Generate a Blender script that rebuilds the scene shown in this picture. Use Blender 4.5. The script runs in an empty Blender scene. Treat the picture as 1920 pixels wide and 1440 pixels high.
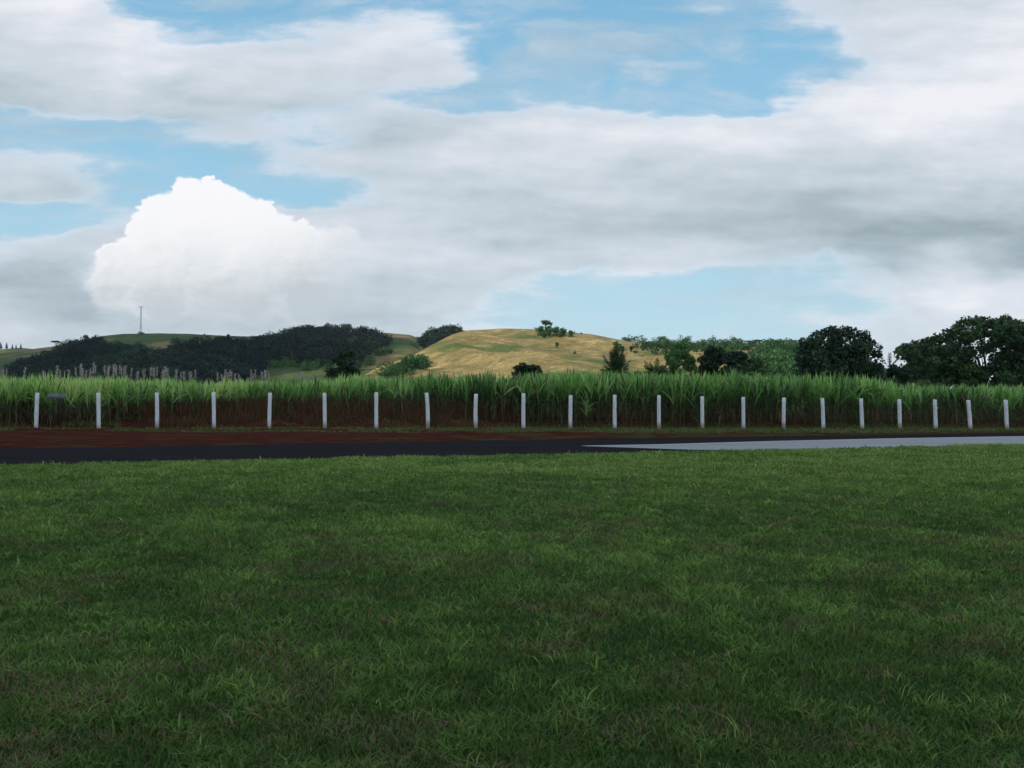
import bpy, math, random
import numpy as np
from mathutils import Matrix, Vector, Euler
R = math.radians
SC = bpy.context.scene
COL = SC.collection
# ------------------------------------------------------------------ camera
F = 1867.0                      # focal length in photo pixels (35 mm on a 36 mm sensor, 1920 px wide)
ROLL = R(0.536); PITCH = math.atan(20 / F)
cam_d = bpy.data.cameras.new('camera'); cam_d.sensor_width = 36; cam_d.lens = 35.0
cam_d.clip_start = 0.1; cam_d.clip_end = 20000
cam = bpy.data.objects.new('camera', cam_d); COL.objects.link(cam); SC.camera = cam
CAMP = Vector((0, 0, 1.6))
CR = Euler((R(90) + PITCH, 0, 0)).to_matrix() @ Matrix.Rotation(ROLL, 3, 'Z')
M4 = CR.to_4x4(); M4.translation = CAMP
cam.matrix_world = M4
SUN_AZ = math.atan2(-0.90, -0.43)        # direction towards the sun: behind the camera, to the left
SUN_EL = R(30)
sun_dir = Vector((math.sin(SUN_AZ) * math.cos(SUN_EL), math.cos(SUN_AZ) * math.cos(SUN_EL), math.sin(SUN_EL)))
sd = bpy.data.lights.new('sun', 'SUN'); sd.energy = 4.6; sd.angle = R(0.5); sd.color = (1.0, 0.90, 0.76)
so = bpy.data.objects.new('sun', sd); COL.objects.link(so)
so.rotation_euler = sun_dir.to_track_quat('Z', 'Y').to_euler(); so.location = (0, 0, 300)
SC.view_settings.view_transform = 'Standard'; SC.view_settings.look = 'None'
SC.view_settings.exposure = 0.0; SC.view_settings.gamma = 1.0
SC.cycles.max_bounces = 6; SC.cycles.transparent_max_bounces = 8; SC.cycles.volume_bounces = 0
SC.cycles.use_denoising = True

def ray(px, py):
    return (CR @ Vector(((px - 960) / F, (720 - py) / F, -1))).normalized()
def G(px, py, z=0.0):                     # point of the level z seen at a pixel of the photo
    d = ray(px, py); t = (z - CAMP.z) / d.z
    return CAMP + d * t
def P(px, py, Y):                         # point at distance Y ahead seen at a pixel
    d = ray(px, py); return CAMP + d * (Y / d.y)
CRI = CR.transposed()
def to_px(p):
    q = CRI @ (Vector(p) - CAMP)
    return 960 + F * q.x / -q.z, 720 - F * q.y / -q.z
CRn = np.array(CRI)
def to_px_n(p):
    q = (p - np.array(CAMP)) @ CRn.T
    return 960 + F * q[:, 0] / -q[:, 2], 720 - F * q[:, 1] / -q[:, 2]

# ------------------------------------------------------------------ node helpers
class NT:
    def __init__(s, tree): s.t = tree
    def n(s, typ, **kw):
        nd = s.t.nodes.new(typ)
        ins = kw.pop('ins', {})
        for k, v in kw.items(): setattr(nd, k, v)
        for k, v in ins.items():
            if hasattr(v, 'is_output') or isinstance(v, bpy.types.NodeSocket): s.t.links.new(v, nd.inputs[k])
            else: nd.inputs[k].default_value = v
        return nd
    def m(s, op, a, b=0.0, c=None, clamp=False):
        ins = {0: a, 1: b}
        if c is not None: ins[2] = c
        return s.n('ShaderNodeMath', operation=op, use_clamp=clamp, ins=ins).outputs[0]
    def mr(s, v, a, b, c=0.0, d=1.0, smooth=True):
        return s.n('ShaderNodeMapRange', interpolation_type='SMOOTHSTEP' if smooth else 'LINEAR',
                   ins={0: v, 1: a, 2: b, 3: c, 4: d}).outputs[0]
    def mix(s, f, a, b):
        nd = s.t.nodes.new('ShaderNodeMix'); nd.data_type = 'RGBA'
        for k, v in ((0, f), (6, a), (7, b)):
            if isinstance(v, bpy.types.NodeSocket): s.t.links.new(v, nd.inputs[k])
            else: nd.inputs[k].default_value = v if k == 0 else tuple(v) + (1,) * (4 - len(v))
        return nd.outputs[2]
    def ramp(s, fac, stops, interp='LINEAR'):
        nd = s.t.nodes.new('ShaderNodeValToRGB'); cr = nd.color_ramp; cr.interpolation = interp
        while len(cr.elements) > 1: cr.elements.remove(cr.elements[-1])
        for i, (p, c) in enumerate(stops):
            e = cr.elements[0] if i == 0 else cr.elements.new(p)
            e.position = p; e.color = tuple(c) + (1,) * (4 - len(c))
        s.t.links.new(fac, nd.inputs[0]); return nd.outputs[0]
    def noise(s, vec, scale, detail=4, rough=.55, dist=0.0, out=0):
        return s.n('ShaderNodeTexNoise', ins={'Vector': vec, 'Scale': scale, 'Detail': detail,
                   'Roughness': rough, 'Distortion': dist}).outputs[out]
    def comb(s, x, y, z=0.0):
        return s.n('ShaderNodeCombineXYZ', ins={0: x, 1: y, 2: z}).outputs[0]

def lin(r, g, b):
    f = lambda c: (c / 255 / 12.92) if c / 255 <= .04045 else ((c / 255 + .055) / 1.055) ** 2.4
    return (f(r), f(g), f(b))

# ------------------------------------------------------------------ world: sky with banks of cloud
W = bpy.data.worlds.new('World'); SC.world = W; W.use_nodes = True
wt = W.node_tree; wt.nodes.clear(); w = NT(wt)
SKY_S = 0.10
sky = w.n('ShaderNodeTexSky', sky_type='NISHITA', sun_disc=False, sun_elevation=SUN_EL, sun_rotation=SUN_AZ,
          air_density=1.0, dust_density=0.6, ozone_density=1.6)
geo = w.n('ShaderNodeTexCoord'); D = geo.outputs['Generated']
sep = w.n('ShaderNodeSeparateXYZ', ins={0: D}); dx, dy, dz = sep.outputs
ysafe = w.m('MAXIMUM', dy, 0.12)
U0 = w.m('DIVIDE', dx, ysafe); V0 = w.m('DIVIDE', dz, ysafe)
# cloud layers are stretched sideways; large and small eddies bend their edges
nv = w.comb(w.m('MULTIPLY', U0, 1.0), w.m('MULTIPLY', V0, 2.1))
wa = w.noise(nv, 5.0, 5, .55, out=1)
wb = w.noise(nv, 22.0, 5, .6, out=1)
sa = w.n('ShaderNodeSeparateColor', ins={0: wa}).outputs; sb = w.n('ShaderNodeSeparateColor', ins={0: wb}).outputs
def warp(base, a, b, ka, kb):
    return w.m('ADD', base, w.m('ADD', w.m('MULTIPLY', w.m('SUBTRACT', a, .5), ka), w.m('MULTIPLY', w.m('SUBTRACT', b, .5), kb)))
Uw = warp(U0, sa[0], sb[0], .07, .045); Vw = warp(V0, sa[1], sb[1], .034, .022)
COVER = ["99301343223446999", "99834675222334899", "99999987135424789", "99989754533138999", "23466579999999999",
         "65334699999999999", "87322368999999999", "22599889999999999", "57999998887764788", "99999998532234678",
         "98999996432345678", "88888866544445667", "77777766655556667"]
SHADE = ["79644556544455667", "67876678544456678", "56776666444574789", "45545555555568998", "44445545678876876",
         "55444556665555566", "54455455555443444", "55566665444332222", "55677666556644352", "33677645566444687",
         "53443445665555577", "65566555555555566", "55555555555555555"]
ux = w.mr(Uw, -960 / F, 960 / F, 0, 1, smooth=False)
prev = None
for i, (c, s_) in enumerate(zip(COVER, SHADE)):
    stops = [(min(1, k / 16), (int(c[k]) / 9, int(s_[k]) / 9, 0)) for k in range(17)]
    col = w.ramp(ux, stops, 'LINEAR')
    if prev is None: prev = col
    else:
        v_lo = (740 - 60 * (i - 1)) / F; v_hi = (740 - 60 * i) / F
        prev = w.mix(w.mr(Vw, v_lo, v_hi, 0, 1), prev, col)
sg = w.n('ShaderNodeSeparateColor', ins={0: prev}).outputs
fine = w.noise(w.comb(U0, w.m('MULTIPLY', V0, 2.6)), 11.0, 7, .58)
streak = w.noise(w.comb(U0, w.m('MULTIPLY', V0, 6.5)), 9.0, 6, .6)
det = w.m('ADD', w.m('MULTIPLY', w.m('SUBTRACT', fine, .5), .7), w.m('MULTIPLY', w.m('SUBTRACT', streak, .5), .38))
cover_f = w.mr(w.m('ADD', sg[0], det), .26, .74)
cover_f = w.m('MULTIPLY', cover_f, w.m('MULTIPLY_ADD', sg[0], .25, .75))
# light from the upper left picks out the relief of the cloud tops
fine2 = w.noise(w.comb(w.m('ADD', U0, -.012), w.m('MULTIPLY', w.m('ADD', V0, .012), 2.6)), 11.0, 7, .58)
streak2 = w.noise(w.comb(w.m('ADD', U0, -.02), w.m('MULTIPLY', w.m('ADD', V0, .008), 6.5)), 9.0, 6, .6)
relief = w.m('ADD', w.m('MULTIPLY', w.m('SUBTRACT', fine, fine2), .38), w.m('MULTIPLY', w.m('SUBTRACT', streak, streak2), .16))
shade_f = w.m('ADD', w.m('ADD', w.m('MULTIPLY_ADD', sg[1], 1.15, -.10), w.m('MULTIPLY', det, .35)), w.m('MULTIPLY', relief, 1.0))
edge = w.m('MULTIPLY', w.mr(cover_f, .25, .7), w.mr(cover_f, .98, .7))
shade_f = w.m('ADD', shade_f, w.m('MULTIPLY', edge, .22))
veil_n = w.noise(w.comb(Uw, w.m('MULTIPLY', Vw, 4.2)), 5.5, 7, .62, .6)
veil = w.mr(veil_n, .40, .74, .06, .72)
cover_f = w.m('MAXIMUM', cover_f, veil)
# elsewhere in the dome: a broken layer, brightened to add fill light
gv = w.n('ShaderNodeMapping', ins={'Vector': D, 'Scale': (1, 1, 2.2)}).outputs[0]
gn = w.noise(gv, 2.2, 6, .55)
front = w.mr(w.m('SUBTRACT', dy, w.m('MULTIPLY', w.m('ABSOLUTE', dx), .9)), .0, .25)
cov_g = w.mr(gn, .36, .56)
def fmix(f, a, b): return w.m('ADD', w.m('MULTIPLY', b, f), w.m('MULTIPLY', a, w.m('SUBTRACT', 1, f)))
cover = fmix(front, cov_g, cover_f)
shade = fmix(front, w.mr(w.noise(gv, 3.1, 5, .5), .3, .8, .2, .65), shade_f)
CS = 1 / SKY_S
sc3 = lambda c, k=1.0: tuple(x * CS * k for x in c)
cloud = w.ramp(shade, [(0.0, lin(146, 163, 173)), (.25, lin(173, 188, 197)), (.5, lin(198, 210, 219)), (.75, lin(219, 225, 234)), (1.0, lin(240, 241, 247))])
cloud = w.n('ShaderNodeVectorMath', operation='SCALE', ins={0: cloud, 'Scale': w.m('MULTIPLY', fmix(front, 1.9, 1.0), CS)}).outputs[0]  # clouds outside the view are boosted for extra light on the ground
tint = w.mr(V0, 0.0, .42)
skyc = w.n('ShaderNodeVectorMath', operation='MULTIPLY', ins={0: sky.outputs[0], 1: (1.0, 1.0, 1.0)}).outputs[0]
air = w.ramp(dz, [(0, lin(192, 226, 242)), (.10, lin(180, 222, 241)), (.22, lin(152, 208, 238)), (.32, lin(136, 196, 231)), (.42, lin(116, 182, 222)), (.9, lin(74, 136, 196))])
air = w.n('ShaderNodeVectorMath', operation='SCALE', ins={0: air, 'Scale': CS}).outputs[0]
skyc = w.mix(.85, skyc, air)
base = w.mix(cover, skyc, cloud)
# the tall white cumulus: overlapping billows
BILL = [(385, 352, 17), (392, 376, 34), (350, 385, 44), (425, 402, 48), (298, 418, 50), (482, 410, 32), (380, 440, 85), (458, 450, 74),
        (262, 440, 32), (206, 482, 25), (240, 500, 50), (300, 505, 78), (400, 510, 105), (520, 455, 50), (565, 452, 34),
        (560, 480, 52), (500, 510, 80), (620, 500, 80), (660, 520, 70), (580, 545, 70), (210, 535, 58), (300, 555, 65), (460, 550, 65)]
cU = warp(U0, sb[0], w.noise(nv, 70.0, 4, .6), .036, .012); cV = warp(V0, sb[1], w.noise(w.comb(V0, U0), 75.0, 4, .6), .028, .012)
def billow(bx, by, br):
    du = w.m('SUBTRACT', cU, (bx - 960) / F); dv = w.m('SUBTRACT', cV, (740 - by) / F)
    d = w.m('SQRT', w.m('ADD', w.m('MULTIPLY', du, du), w.m('MULTIPLY', dv, dv)))
    return w.m('DIVIDE', d, br / F)
dmin = None
for b in BILL:
    d = billow(*b); dmin = d if dmin is None else w.n('ShaderNodeMath', operation='SMOOTH_MIN', ins={0: dmin, 1: d, 2: .12}).outputs[0]
soft = w.mr(V0, (740 - 590) / F, (740 - 430) / F, .55, .11)          # crisp top, dissolving base
cmask = w.mr(dmin, w.m('SUBTRACT', 1.0, soft), w.m('ADD', 1.0, w.m('MULTIPLY', soft, .45)), 1, 0)
cright = w.mr(w.m('ADD', U0, w.m('MULTIPLY', w.m('SUBTRACT', fine, .5), .12)), (545 - 960) / F, (730 - 960) / F, 1, .0)
cmask = w.m('MULTIPLY', cmask, cright); cmask = w.m('MULTIPLY', cmask, front)
puff = w.noise(w.comb(cU, cV), 26.0, 5, .55); puff2 = w.noise(w.comb(w.m('ADD', cU, -.005), w.m('ADD', cV, .006)), 26.0, 5, .55)
cb = w.mr(w.m('ADD', w.m('ADD', V0, w.m('MULTIPLY', w.m('SUBTRACT', fine, .5), .06)), w.m('ADD', w.m('MULTIPLY', w.m('SUBTRACT', puff, puff2), .05), w.mr(dmin, .55, 1.0, -.012, .03))), (740 - 632) / F, (740 - 405) / F, 0, 1)
cb = w.m('SUBTRACT', cb, w.mr(U0, (420 - 960) / F, (720 - 960) / F, 0, .38))
ccol = w.ramp(cb, [(0, lin(196, 206, 212)), (.3, lin(222, 227, 231)), (.6, lin(240, 242, 245)), (1, lin(250, 250, 253))])
ccol = w.n('ShaderNodeVectorMath', operation='SCALE', ins={0: ccol, 'Scale': CS}).outputs[0]
base = w.mix(cmask, base, ccol)
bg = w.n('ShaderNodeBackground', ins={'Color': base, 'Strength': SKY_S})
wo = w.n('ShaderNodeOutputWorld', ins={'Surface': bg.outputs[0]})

# ------------------------------------------------------------------ mesh helpers
rng = np.random.default_rng(7)
def tag(o, label=None, cat=None, group=None, kind=None):
    if label: o['label'] = label
    if cat: o['category'] = cat
    if group: o['group'] = group
    if kind: o['kind'] = kind
    return o
def empty(name, loc, rz=0):
    o = bpy.data.objects.new(name, None); o.location = loc; o.rotation_euler = (0, 0, rz)
    o.empty_display_size = .2; COL.objects.link(o); return o
def mesh(name, V, faces, mat, tint=None, smooth=False, parent=None):
    """faces: list of (k, array[n,k]) groups"""
    me = bpy.data.meshes.new(name); V = np.asarray(V, dtype=np.float32)
    me.vertices.add(len(V)); me.vertices.foreach_set('co', V.ravel())
    loops = np.concatenate([np.asarray(f).ravel() for k, f in faces]).astype(np.int32)
    tot = np.concatenate([np.full(len(f), k) for k, f in faces]).astype(np.int32)
    start = np.concatenate([[0], np.cumsum(tot)[:-1]]).astype(np.int32)
    me.loops.add(len(loops)); me.loops.foreach_set('vertex_index', loops)
    me.polygons.add(len(tot)); me.polygons.foreach_set('loop_start', start); me.polygons.foreach_set('loop_total', tot)
    if smooth: me.polygons.foreach_set('use_smooth', np.ones(len(tot), dtype=bool))
    me.update(calc_edges=True)
    if tint is not None:
        a = me.attributes.new('tint', 'FLOAT', 'POINT'); a.data.foreach_set('value', np.asarray(tint, dtype=np.float32))
    if mat: me.materials.append(mat)
    o = bpy.data.objects.new(name, me); COL.objects.link(o)
    if parent: o.parent = parent
    return o
def vnoise(x, y, seed=0):
    x = np.asarray(x, float); y = np.asarray(y, float)
    xi = np.floor(x).astype(np.int64); yi = np.floor(y).astype(np.int64); fx = x - xi; fy = y - yi
    fx = fx * fx * (3 - 2 * fx); fy = fy * fy * (3 - 2 * fy)
    def h(a, b):
        n = (a * 374761393 + b * 668265263 + seed * 1442695041) & 0x7fffffff
        n = ((n ^ (n >> 13)) * 1274126177) & 0x7fffffff
        return ((n ^ (n >> 16)) & 0xffff) / 65535.0
    return (h(xi, yi) * (1 - fx) + h(xi + 1, yi) * fx) * (1 - fy) + (h(xi, yi + 1) * (1 - fx) + h(xi + 1, yi + 1) * fx) * fy
def fbm(x, y, o=4, seed=0):
    s = 0; a = 1; t = 0
    for k in range(o): s = s + a * vnoise(x * 2 ** k, y * 2 ** k, seed + k); t += a; a *= .5
    return s / t
def grid_faces(nu, nv, off=0):
    i = np.arange(nu - 1)[:, None] * nv + np.arange(nv - 1)[None, :]
    i = i.ravel() + off
    return np.stack([i, i + nv, i + nv + 1, i + 1], 1)
def tube(path, rad, sides=8, cap=True):
    """tapered tube along a path; returns V, quads, tris"""
    path = [Vector(p) for p in path]; V = []; Q = []; T = []
    for i, p in enumerate(path):
        d = (path[min(i + 1, len(path) - 1)] - path[max(i - 1, 0)]).normalized()
        a = d.orthogonal().normalized() if abs(d.z) < .95 else Vector((1, 0, 0)); a = (a - d * a.dot(d)).normalized(); b = d.cross(a)
        for k in range(sides):
            t = 2 * math.pi * k / sides; V.append(tuple(p + (a * math.cos(t) + b * math.sin(t)) * rad[i]))
    for i in range(len(path) - 1):
        for k in range(sides):
            k2 = (k + 1) % sides; Q.append((i * sides + k, i * sides + k2, (i + 1) * sides + k2, (i + 1) * sides + k))
    if cap:
        V.append(tuple(path[-1])); c = len(V) - 1; o = (len(path) - 1) * sides
        T += [(o + k, o + (k + 1) % sides, c) for k in range(sides)]
        V.append(tuple(path[0])); c = len(V) - 1
        T += [((k + 1) % sides, k, c) for k in range(sides)]
    return V, Q, T
class MB:
    def __init__(s): s.V = []; s.Q = []; s.T = []
    def tube(s, *a, **k):
        V, Q, T = tube(*a, **k); o = len(s.V); s.V += V
        s.Q += [tuple(i + o for i in q) for q in Q]; s.T += [tuple(i + o for i in t) for t in T]; return s
    def box(s, x0, x1, y0, y1, z0, z1, f=None):
        o = len(s.V); pts = [(x, y, z) for z in (z0, z1) for y in (y0, y1) for x in (x0, x1)]
        s.V += [f(p) for p in pts] if f else pts
        for q in ((0, 2, 3, 1), (4, 5, 7, 6), (0, 1, 5, 4), (2, 6, 7, 3), (0, 4, 6, 2), (1, 3, 7, 5)): s.Q.append(tuple(i + o for i in q))
        return s
    def build(s, name, mat, parent=None, smooth=False):
        fs = []
        if s.Q: fs.append((4, np.array(s.Q)))
        if s.T: fs.append((3, np.array(s.T)))
        return mesh(name, s.V, fs, mat, parent=parent, smooth=smooth)

# ------------------------------------------------------------------ materials
def mat(name, build):
    m = bpy.data.materials.new(name); m.use_nodes = True; t = m.node_tree; t.nodes.clear(); n = NT(t)
    out = t.nodes.new('ShaderNodeOutputMaterial'); sh = build(n); t.links.new(sh, out.inputs[0]); return m
def pbsdf(n, col, rough=.8, normal=None, spec=.3):
    ins = {'Roughness': rough, 'Specular IOR Level': spec}
    nd = n.n('ShaderNodeBsdfPrincipled', ins=ins)
    if isinstance(col, bpy.types.NodeSocket): n.t.links.new(col, nd.inputs['Base Color'])
    else: nd.inputs['Base Color'].default_value = tuple(col) + (1,)
    if normal is not None: n.t.links.new(normal, nd.inputs['Normal'])
    return nd.outputs[0]
def bump(n, h, s=.5, d=.05): return n.n('ShaderNodeBump', ins={'Height': h, 'Strength': s, 'Distance': d}).outputs[0]
def objc(n): return n.n('ShaderNodeTexCoord').outputs['Object']
def leaf_mat(name, stops, trans=.3, spec=.25, rough=.55):
    def b(n):
        at = n.n('ShaderNodeAttribute', attribute_name='tint')
        col = n.ramp(at.outputs['Fac'], stops)
        p = pbsdf(n, col, rough, spec=spec)
        tr = n.n('ShaderNodeBsdfTranslucent', ins={'Color': col}).outputs[0]
        return n.n('ShaderNodeMixShader', ins={0: trans, 1: p, 2: tr}).outputs[0]
    return mat(name, b)
M_GRASS = leaf_mat('grass_blades', [(0, (.20, .14, .08)), (.14, (.13, .105, .05)), (.2, (.042, .085, .014)), (.5, (.084, .158, .028)), (.8, (.165, .26, .05)), (1, (.25, .33, .08))], .3, .2, .6)
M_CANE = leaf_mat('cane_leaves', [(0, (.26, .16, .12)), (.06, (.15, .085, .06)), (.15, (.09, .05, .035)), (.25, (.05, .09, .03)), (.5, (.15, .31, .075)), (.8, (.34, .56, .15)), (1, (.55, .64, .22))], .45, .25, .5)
M_BANK = leaf_mat('brown_bank_grass', [(0, (.16, .045, .03)), (.15, (.12, .05, .035)), (.3, (.06, .055, .02)), (.6, (.06, .11, .025))], .2, .1, .8)
M_PLUME = leaf_mat('cane_plume', [(0, (.34, .25, .24)), (1, (.62, .52, .50))], .35, .05, .9)
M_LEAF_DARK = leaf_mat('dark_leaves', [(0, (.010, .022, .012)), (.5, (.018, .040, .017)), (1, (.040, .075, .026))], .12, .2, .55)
M_LEAF_BIG = leaf_mat('spreading_tree_leaves', [(0, (.016, .034, .014)), (.5, (.034, .072, .024)), (1, (.08, .14, .038))], .2, .2, .55)
M_LEAF_MID = leaf_mat('green_leaves', [(0, (.025, .05, .018)), (.5, (.055, .11, .03)), (1, (.12, .19, .05))], .25, .2, .55)
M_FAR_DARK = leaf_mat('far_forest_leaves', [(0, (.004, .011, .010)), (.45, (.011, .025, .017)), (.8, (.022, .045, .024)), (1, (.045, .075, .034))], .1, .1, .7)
M_FAR_GREEN = leaf_mat('far_green_leaves', [(0, (.016, .046, .015)), (.5, (.034, .095, .027)), (1, (.085, .165, .045))], .2, .1, .7)
M_PALM = leaf_mat('palm_fronds', [(0, (.025, .055, .02)), (.5, (.055, .11, .03)), (1, (.12, .20, .05))], .2, .2, .5)
def bark_b(n):
    nz = n.noise(objc(n), 6, 6, .7)
    return pbsdf(n, n.ramp(nz, [(.3, (.028, .022, .016)), (.7, (.10, .085, .065))]), .9, bump(n, nz, .8, .04))
M_BARK = mat('tree_bark', bark_b)
def lawn_b(n):
    c = objc(n); a = n.noise(c, .35, 5, .6); b = n.noise(c, 2.3, 6, .65); e = n.noise(c, 60, 4, .7)
    g = n.ramp(b, [(.3, (.034, .04, .018)), (.5, (.045, .08, .024)), (.7, (.065, .11, .03))])
    g = n.mix(n.mr(a, .56, .74), g, (.075, .052, .030)); g = n.mix(n.mr(e, .35, .7), n.mix(.5, g, (.018, .018, .008)), g)
    return pbsdf(n, g, .95, bump(n, e, .8, .03), .1)
M_LAWN = mat('lawn_ground', lawn_b)
def dirt_b(n):
    c = objc(n); a = n.noise(c, .9, 6, .65, .4); b = n.noise(c, 9, 6, .7); g = n.noise(c, .45, 5, .6)
    col = n.ramp(a, [(.25, (.042, .016, .012)), (.5, (.075, .026, .019)), (.75, (.13, .045, .031))])
    col = n.mix(n.mr(b, .45, .75), col, (.14, .050, .028))
    xx = n.n('ShaderNodeSeparateXYZ', ins={0: c}).outputs[0]
    col = n.mix(n.mr(n.m('ADD', g, n.mr(xx, -12, 14, -.03, .17)), .54, .66, 0, .8), col, (.075, .068, .028))
    col = n.mix(n.mr(n.noise(c, 2.2, 5, .7), .42, .7, .0, .6), col, (.05, .014, .010))  # darker patches painted in for the shading of mounds
    return pbsdf(n, col, 1.0, bump(n, n.m('ADD', n.m('MULTIPLY', a, 3), b), 1, .15), 0)
M_DIRT = mat('red_earth', dirt_b)
def asph_b(n):
    c = objc(n); a = n.noise(c, 70, 4, .7); b = n.noise(c, .5, 5, .6); st = n.noise(n.n('ShaderNodeMapping', ins={'Vector': c, 'Rotation': (0, 0, R(-25)), 'Scale': (.05, 1.4, 1)}).outputs[0], 1.0, 4, .5)
    col = n.ramp(a, [(.3, (.012, .0112, .012)), (.7, (.031, .028, .030))]); col = n.mix(n.mr(b, .4, .75, 0, .45), col, (.03, .027, .03))
    col = n.mix(n.mr(st, .5, .75, 0, .4), col, (.010, .010, .013))
    return pbsdf(n, col, .95, bump(n, a, .5, .006), 0)
M_ASPH = mat('asphalt', asph_b)
def conc_b(n):
    c = objc(n); a = n.noise(c, 30, 5, .7); st = n.noise(n.n('ShaderNodeMapping', ins={'Vector': c, 'Rotation': (0, 0, R(-25)), 'Scale': (.06, 1.1, 1)}).outputs[0], 1.0, 5, .6)
    col = n.ramp(a, [(.3, (.20, .195, .20)), (.7, (.29, .28, .285))]); col = n.mix(n.mr(st, .42, .7), col, (.17, .168, .178))
    return pbsdf(n, col, .8, bump(n, a, .3, .004), .3)
M_CONC = mat('pale_concrete', conc_b)
def conc2_b(n):
    a = n.noise(objc(n), 25, 5, .7); return pbsdf(n, n.ramp(a, [(.3, (.30, .30, .30)), (.7, (.40, .40, .39))]), .8, None, .3)
M_EDGE = mat('pale_painted_edge', conc2_b)
def post_b(n):
    c = objc(n); a = n.noise(n.n('ShaderNodeMapping', ins={'Vector': c, 'Scale': (1, 1, .25)}).outputs[0], 18, 6, .7)
    z = n.n('ShaderNodeSeparateXYZ', ins={0: c}).outputs[2]
    col = n.ramp(a, [(.25, (.34, .335, .325)), (.45, (.56, .56, .57)), (.7, (.70, .70, .71))])
    d = n.mr(n.m('ADD', z, n.m('MULTIPLY', n.n('ShaderNodeObjectInfo').outputs['Random'], .22)), .16, .50, 1, 0)
    col = n.mix(n.m('MULTIPLY', d, .8), col, (.20, .115, .08))
    return pbsdf(n, col, .85, bump(n, a, .6, .01), .2)
M_POST = mat('whitewashed_wood', post_b)
def greysheet_b(n):
    a = n.noise(objc(n), 8, 5, .6); return pbsdf(n, n.ramp(a, [(.3, (.10, .105, .115)), (.7, (.16, .165, .175))]), .6)
M_GREY = mat('weathered_grey_sheet', greysheet_b)
def steel_b(n): return pbsdf(n, n.ramp(n.noise(objc(n), 3, 3), [(.3, (.10, .10, .11)), (.7, (.16, .15, .15))]), .6)
M_STEEL = mat('dull_steel', steel_b)
def tan_b(n):
    c = objc(n); big = n.noise(c, .010, 5, .6, .6); mid = n.noise(c, .045, 6, .65, .3)
    xs = n.n('ShaderNodeSeparateXYZ', ins={0: c}).outputs
    ac = n.m('ADD', n.m('MULTIPLY', xs[0], .94), n.m('MULTIPLY', xs[1], -.34)); al = n.m('ADD', n.m('MULTIPLY', xs[0], .34), n.m('MULTIPLY', xs[1], .94))
    st = n.noise(n.comb(n.m('MULTIPLY', ac, .075), n.m('MULTIPLY', al, .014), 0.0), 1.0, 8, .72)
    sf = n.noise(n.comb(n.m('MULTIPLY', ac, .35), n.m('MULTIPLY', al, .05), 0.0), 1.0, 5, .7)
    st = n.m('ADD', n.m('MULTIPLY', st, .65), n.m('MULTIPLY', sf, .35))
    col = n.ramp(st, [(.34, (.15, .11, .04)), (.46, (.26, .19, .075)), (.56, (.37, .27, .115)), (.66, (.52, .39, .19))])
    col = n.mix(n.mr(mid, .47, .60, 0, .7), col, (.17, .145, .055))
    x = n.n('ShaderNodeSeparateXYZ', ins={0: c}).outputs
    gx = n.mr(x[0], 60, 330, 0, .16)
    col = n.mix(n.mr(n.m('ADD', n.m('ADD', big, n.m('MULTIPLY', mid, .35)), gx), .68, .82), col, (.085, .12, .035))
    f2 = n.noise(c, .16, 5, .7); col = n.mix(n.mr(f2, .5, .68, 0, .65), col, (.15, .12, .045)); col = n.mix(n.mr(f2, .30, .42, .5, 0), col, (.50, .38, .19))
    return pbsdf(n, col, .95, bump(n, n.m('ADD', n.m('ADD', mid, st), f2), 1, 3.5), .05)
M_TAN = mat('dry_hill_grass', tan_b)
def gh_b(n):
    c = objc(n); big = n.noise(c, .012, 5, .6, .4); mid = n.noise(c, .06, 6, .65)
    col = n.ramp(mid, [(.3, (.034, .058, .020)), (.55, (.058, .085, .028)), (.75, (.095, .11, .04))])
    col = n.mix(n.mr(big, .50, .64), col, (.19, .135, .062))
    return pbsdf(n, col, .95, bump(n, mid, 1, 1.5), .05)
M_GHILL = mat('green_hill_grass', gh_b)
def shade_cloud_b(n): return pbsdf(n, (.88, .88, .88), 1.0, spec=0)
M_SHADE_CLOUD = mat('shade_cloud', shade_cloud_b)  # plain white for the unseen cloud added to cast shade

# ------------------------------------------------------------------ ground, road, verge
gx = np.concatenate([np.linspace(-2600, -200, 9), np.linspace(-120, 120, 41), np.linspace(200, 2600, 9)])
gy = np.concatenate([np.linspace(-1200, -60, 6), np.linspace(-20, 36, 29), np.linspace(80, 3400, 14)])
XX, YY = np.meshgrid(gx, gy, indexing='ij')
ZZ = np.zeros_like(XX)
o = mesh('ground', np.stack([XX.ravel(), YY.ravel(), ZZ.ravel()], 1), [(4, grid_faces(len(gx), len(gy)))], M_LAWN)
tag(o, 'wide grassy ground reaching to the hills', kind='structure')

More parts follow.
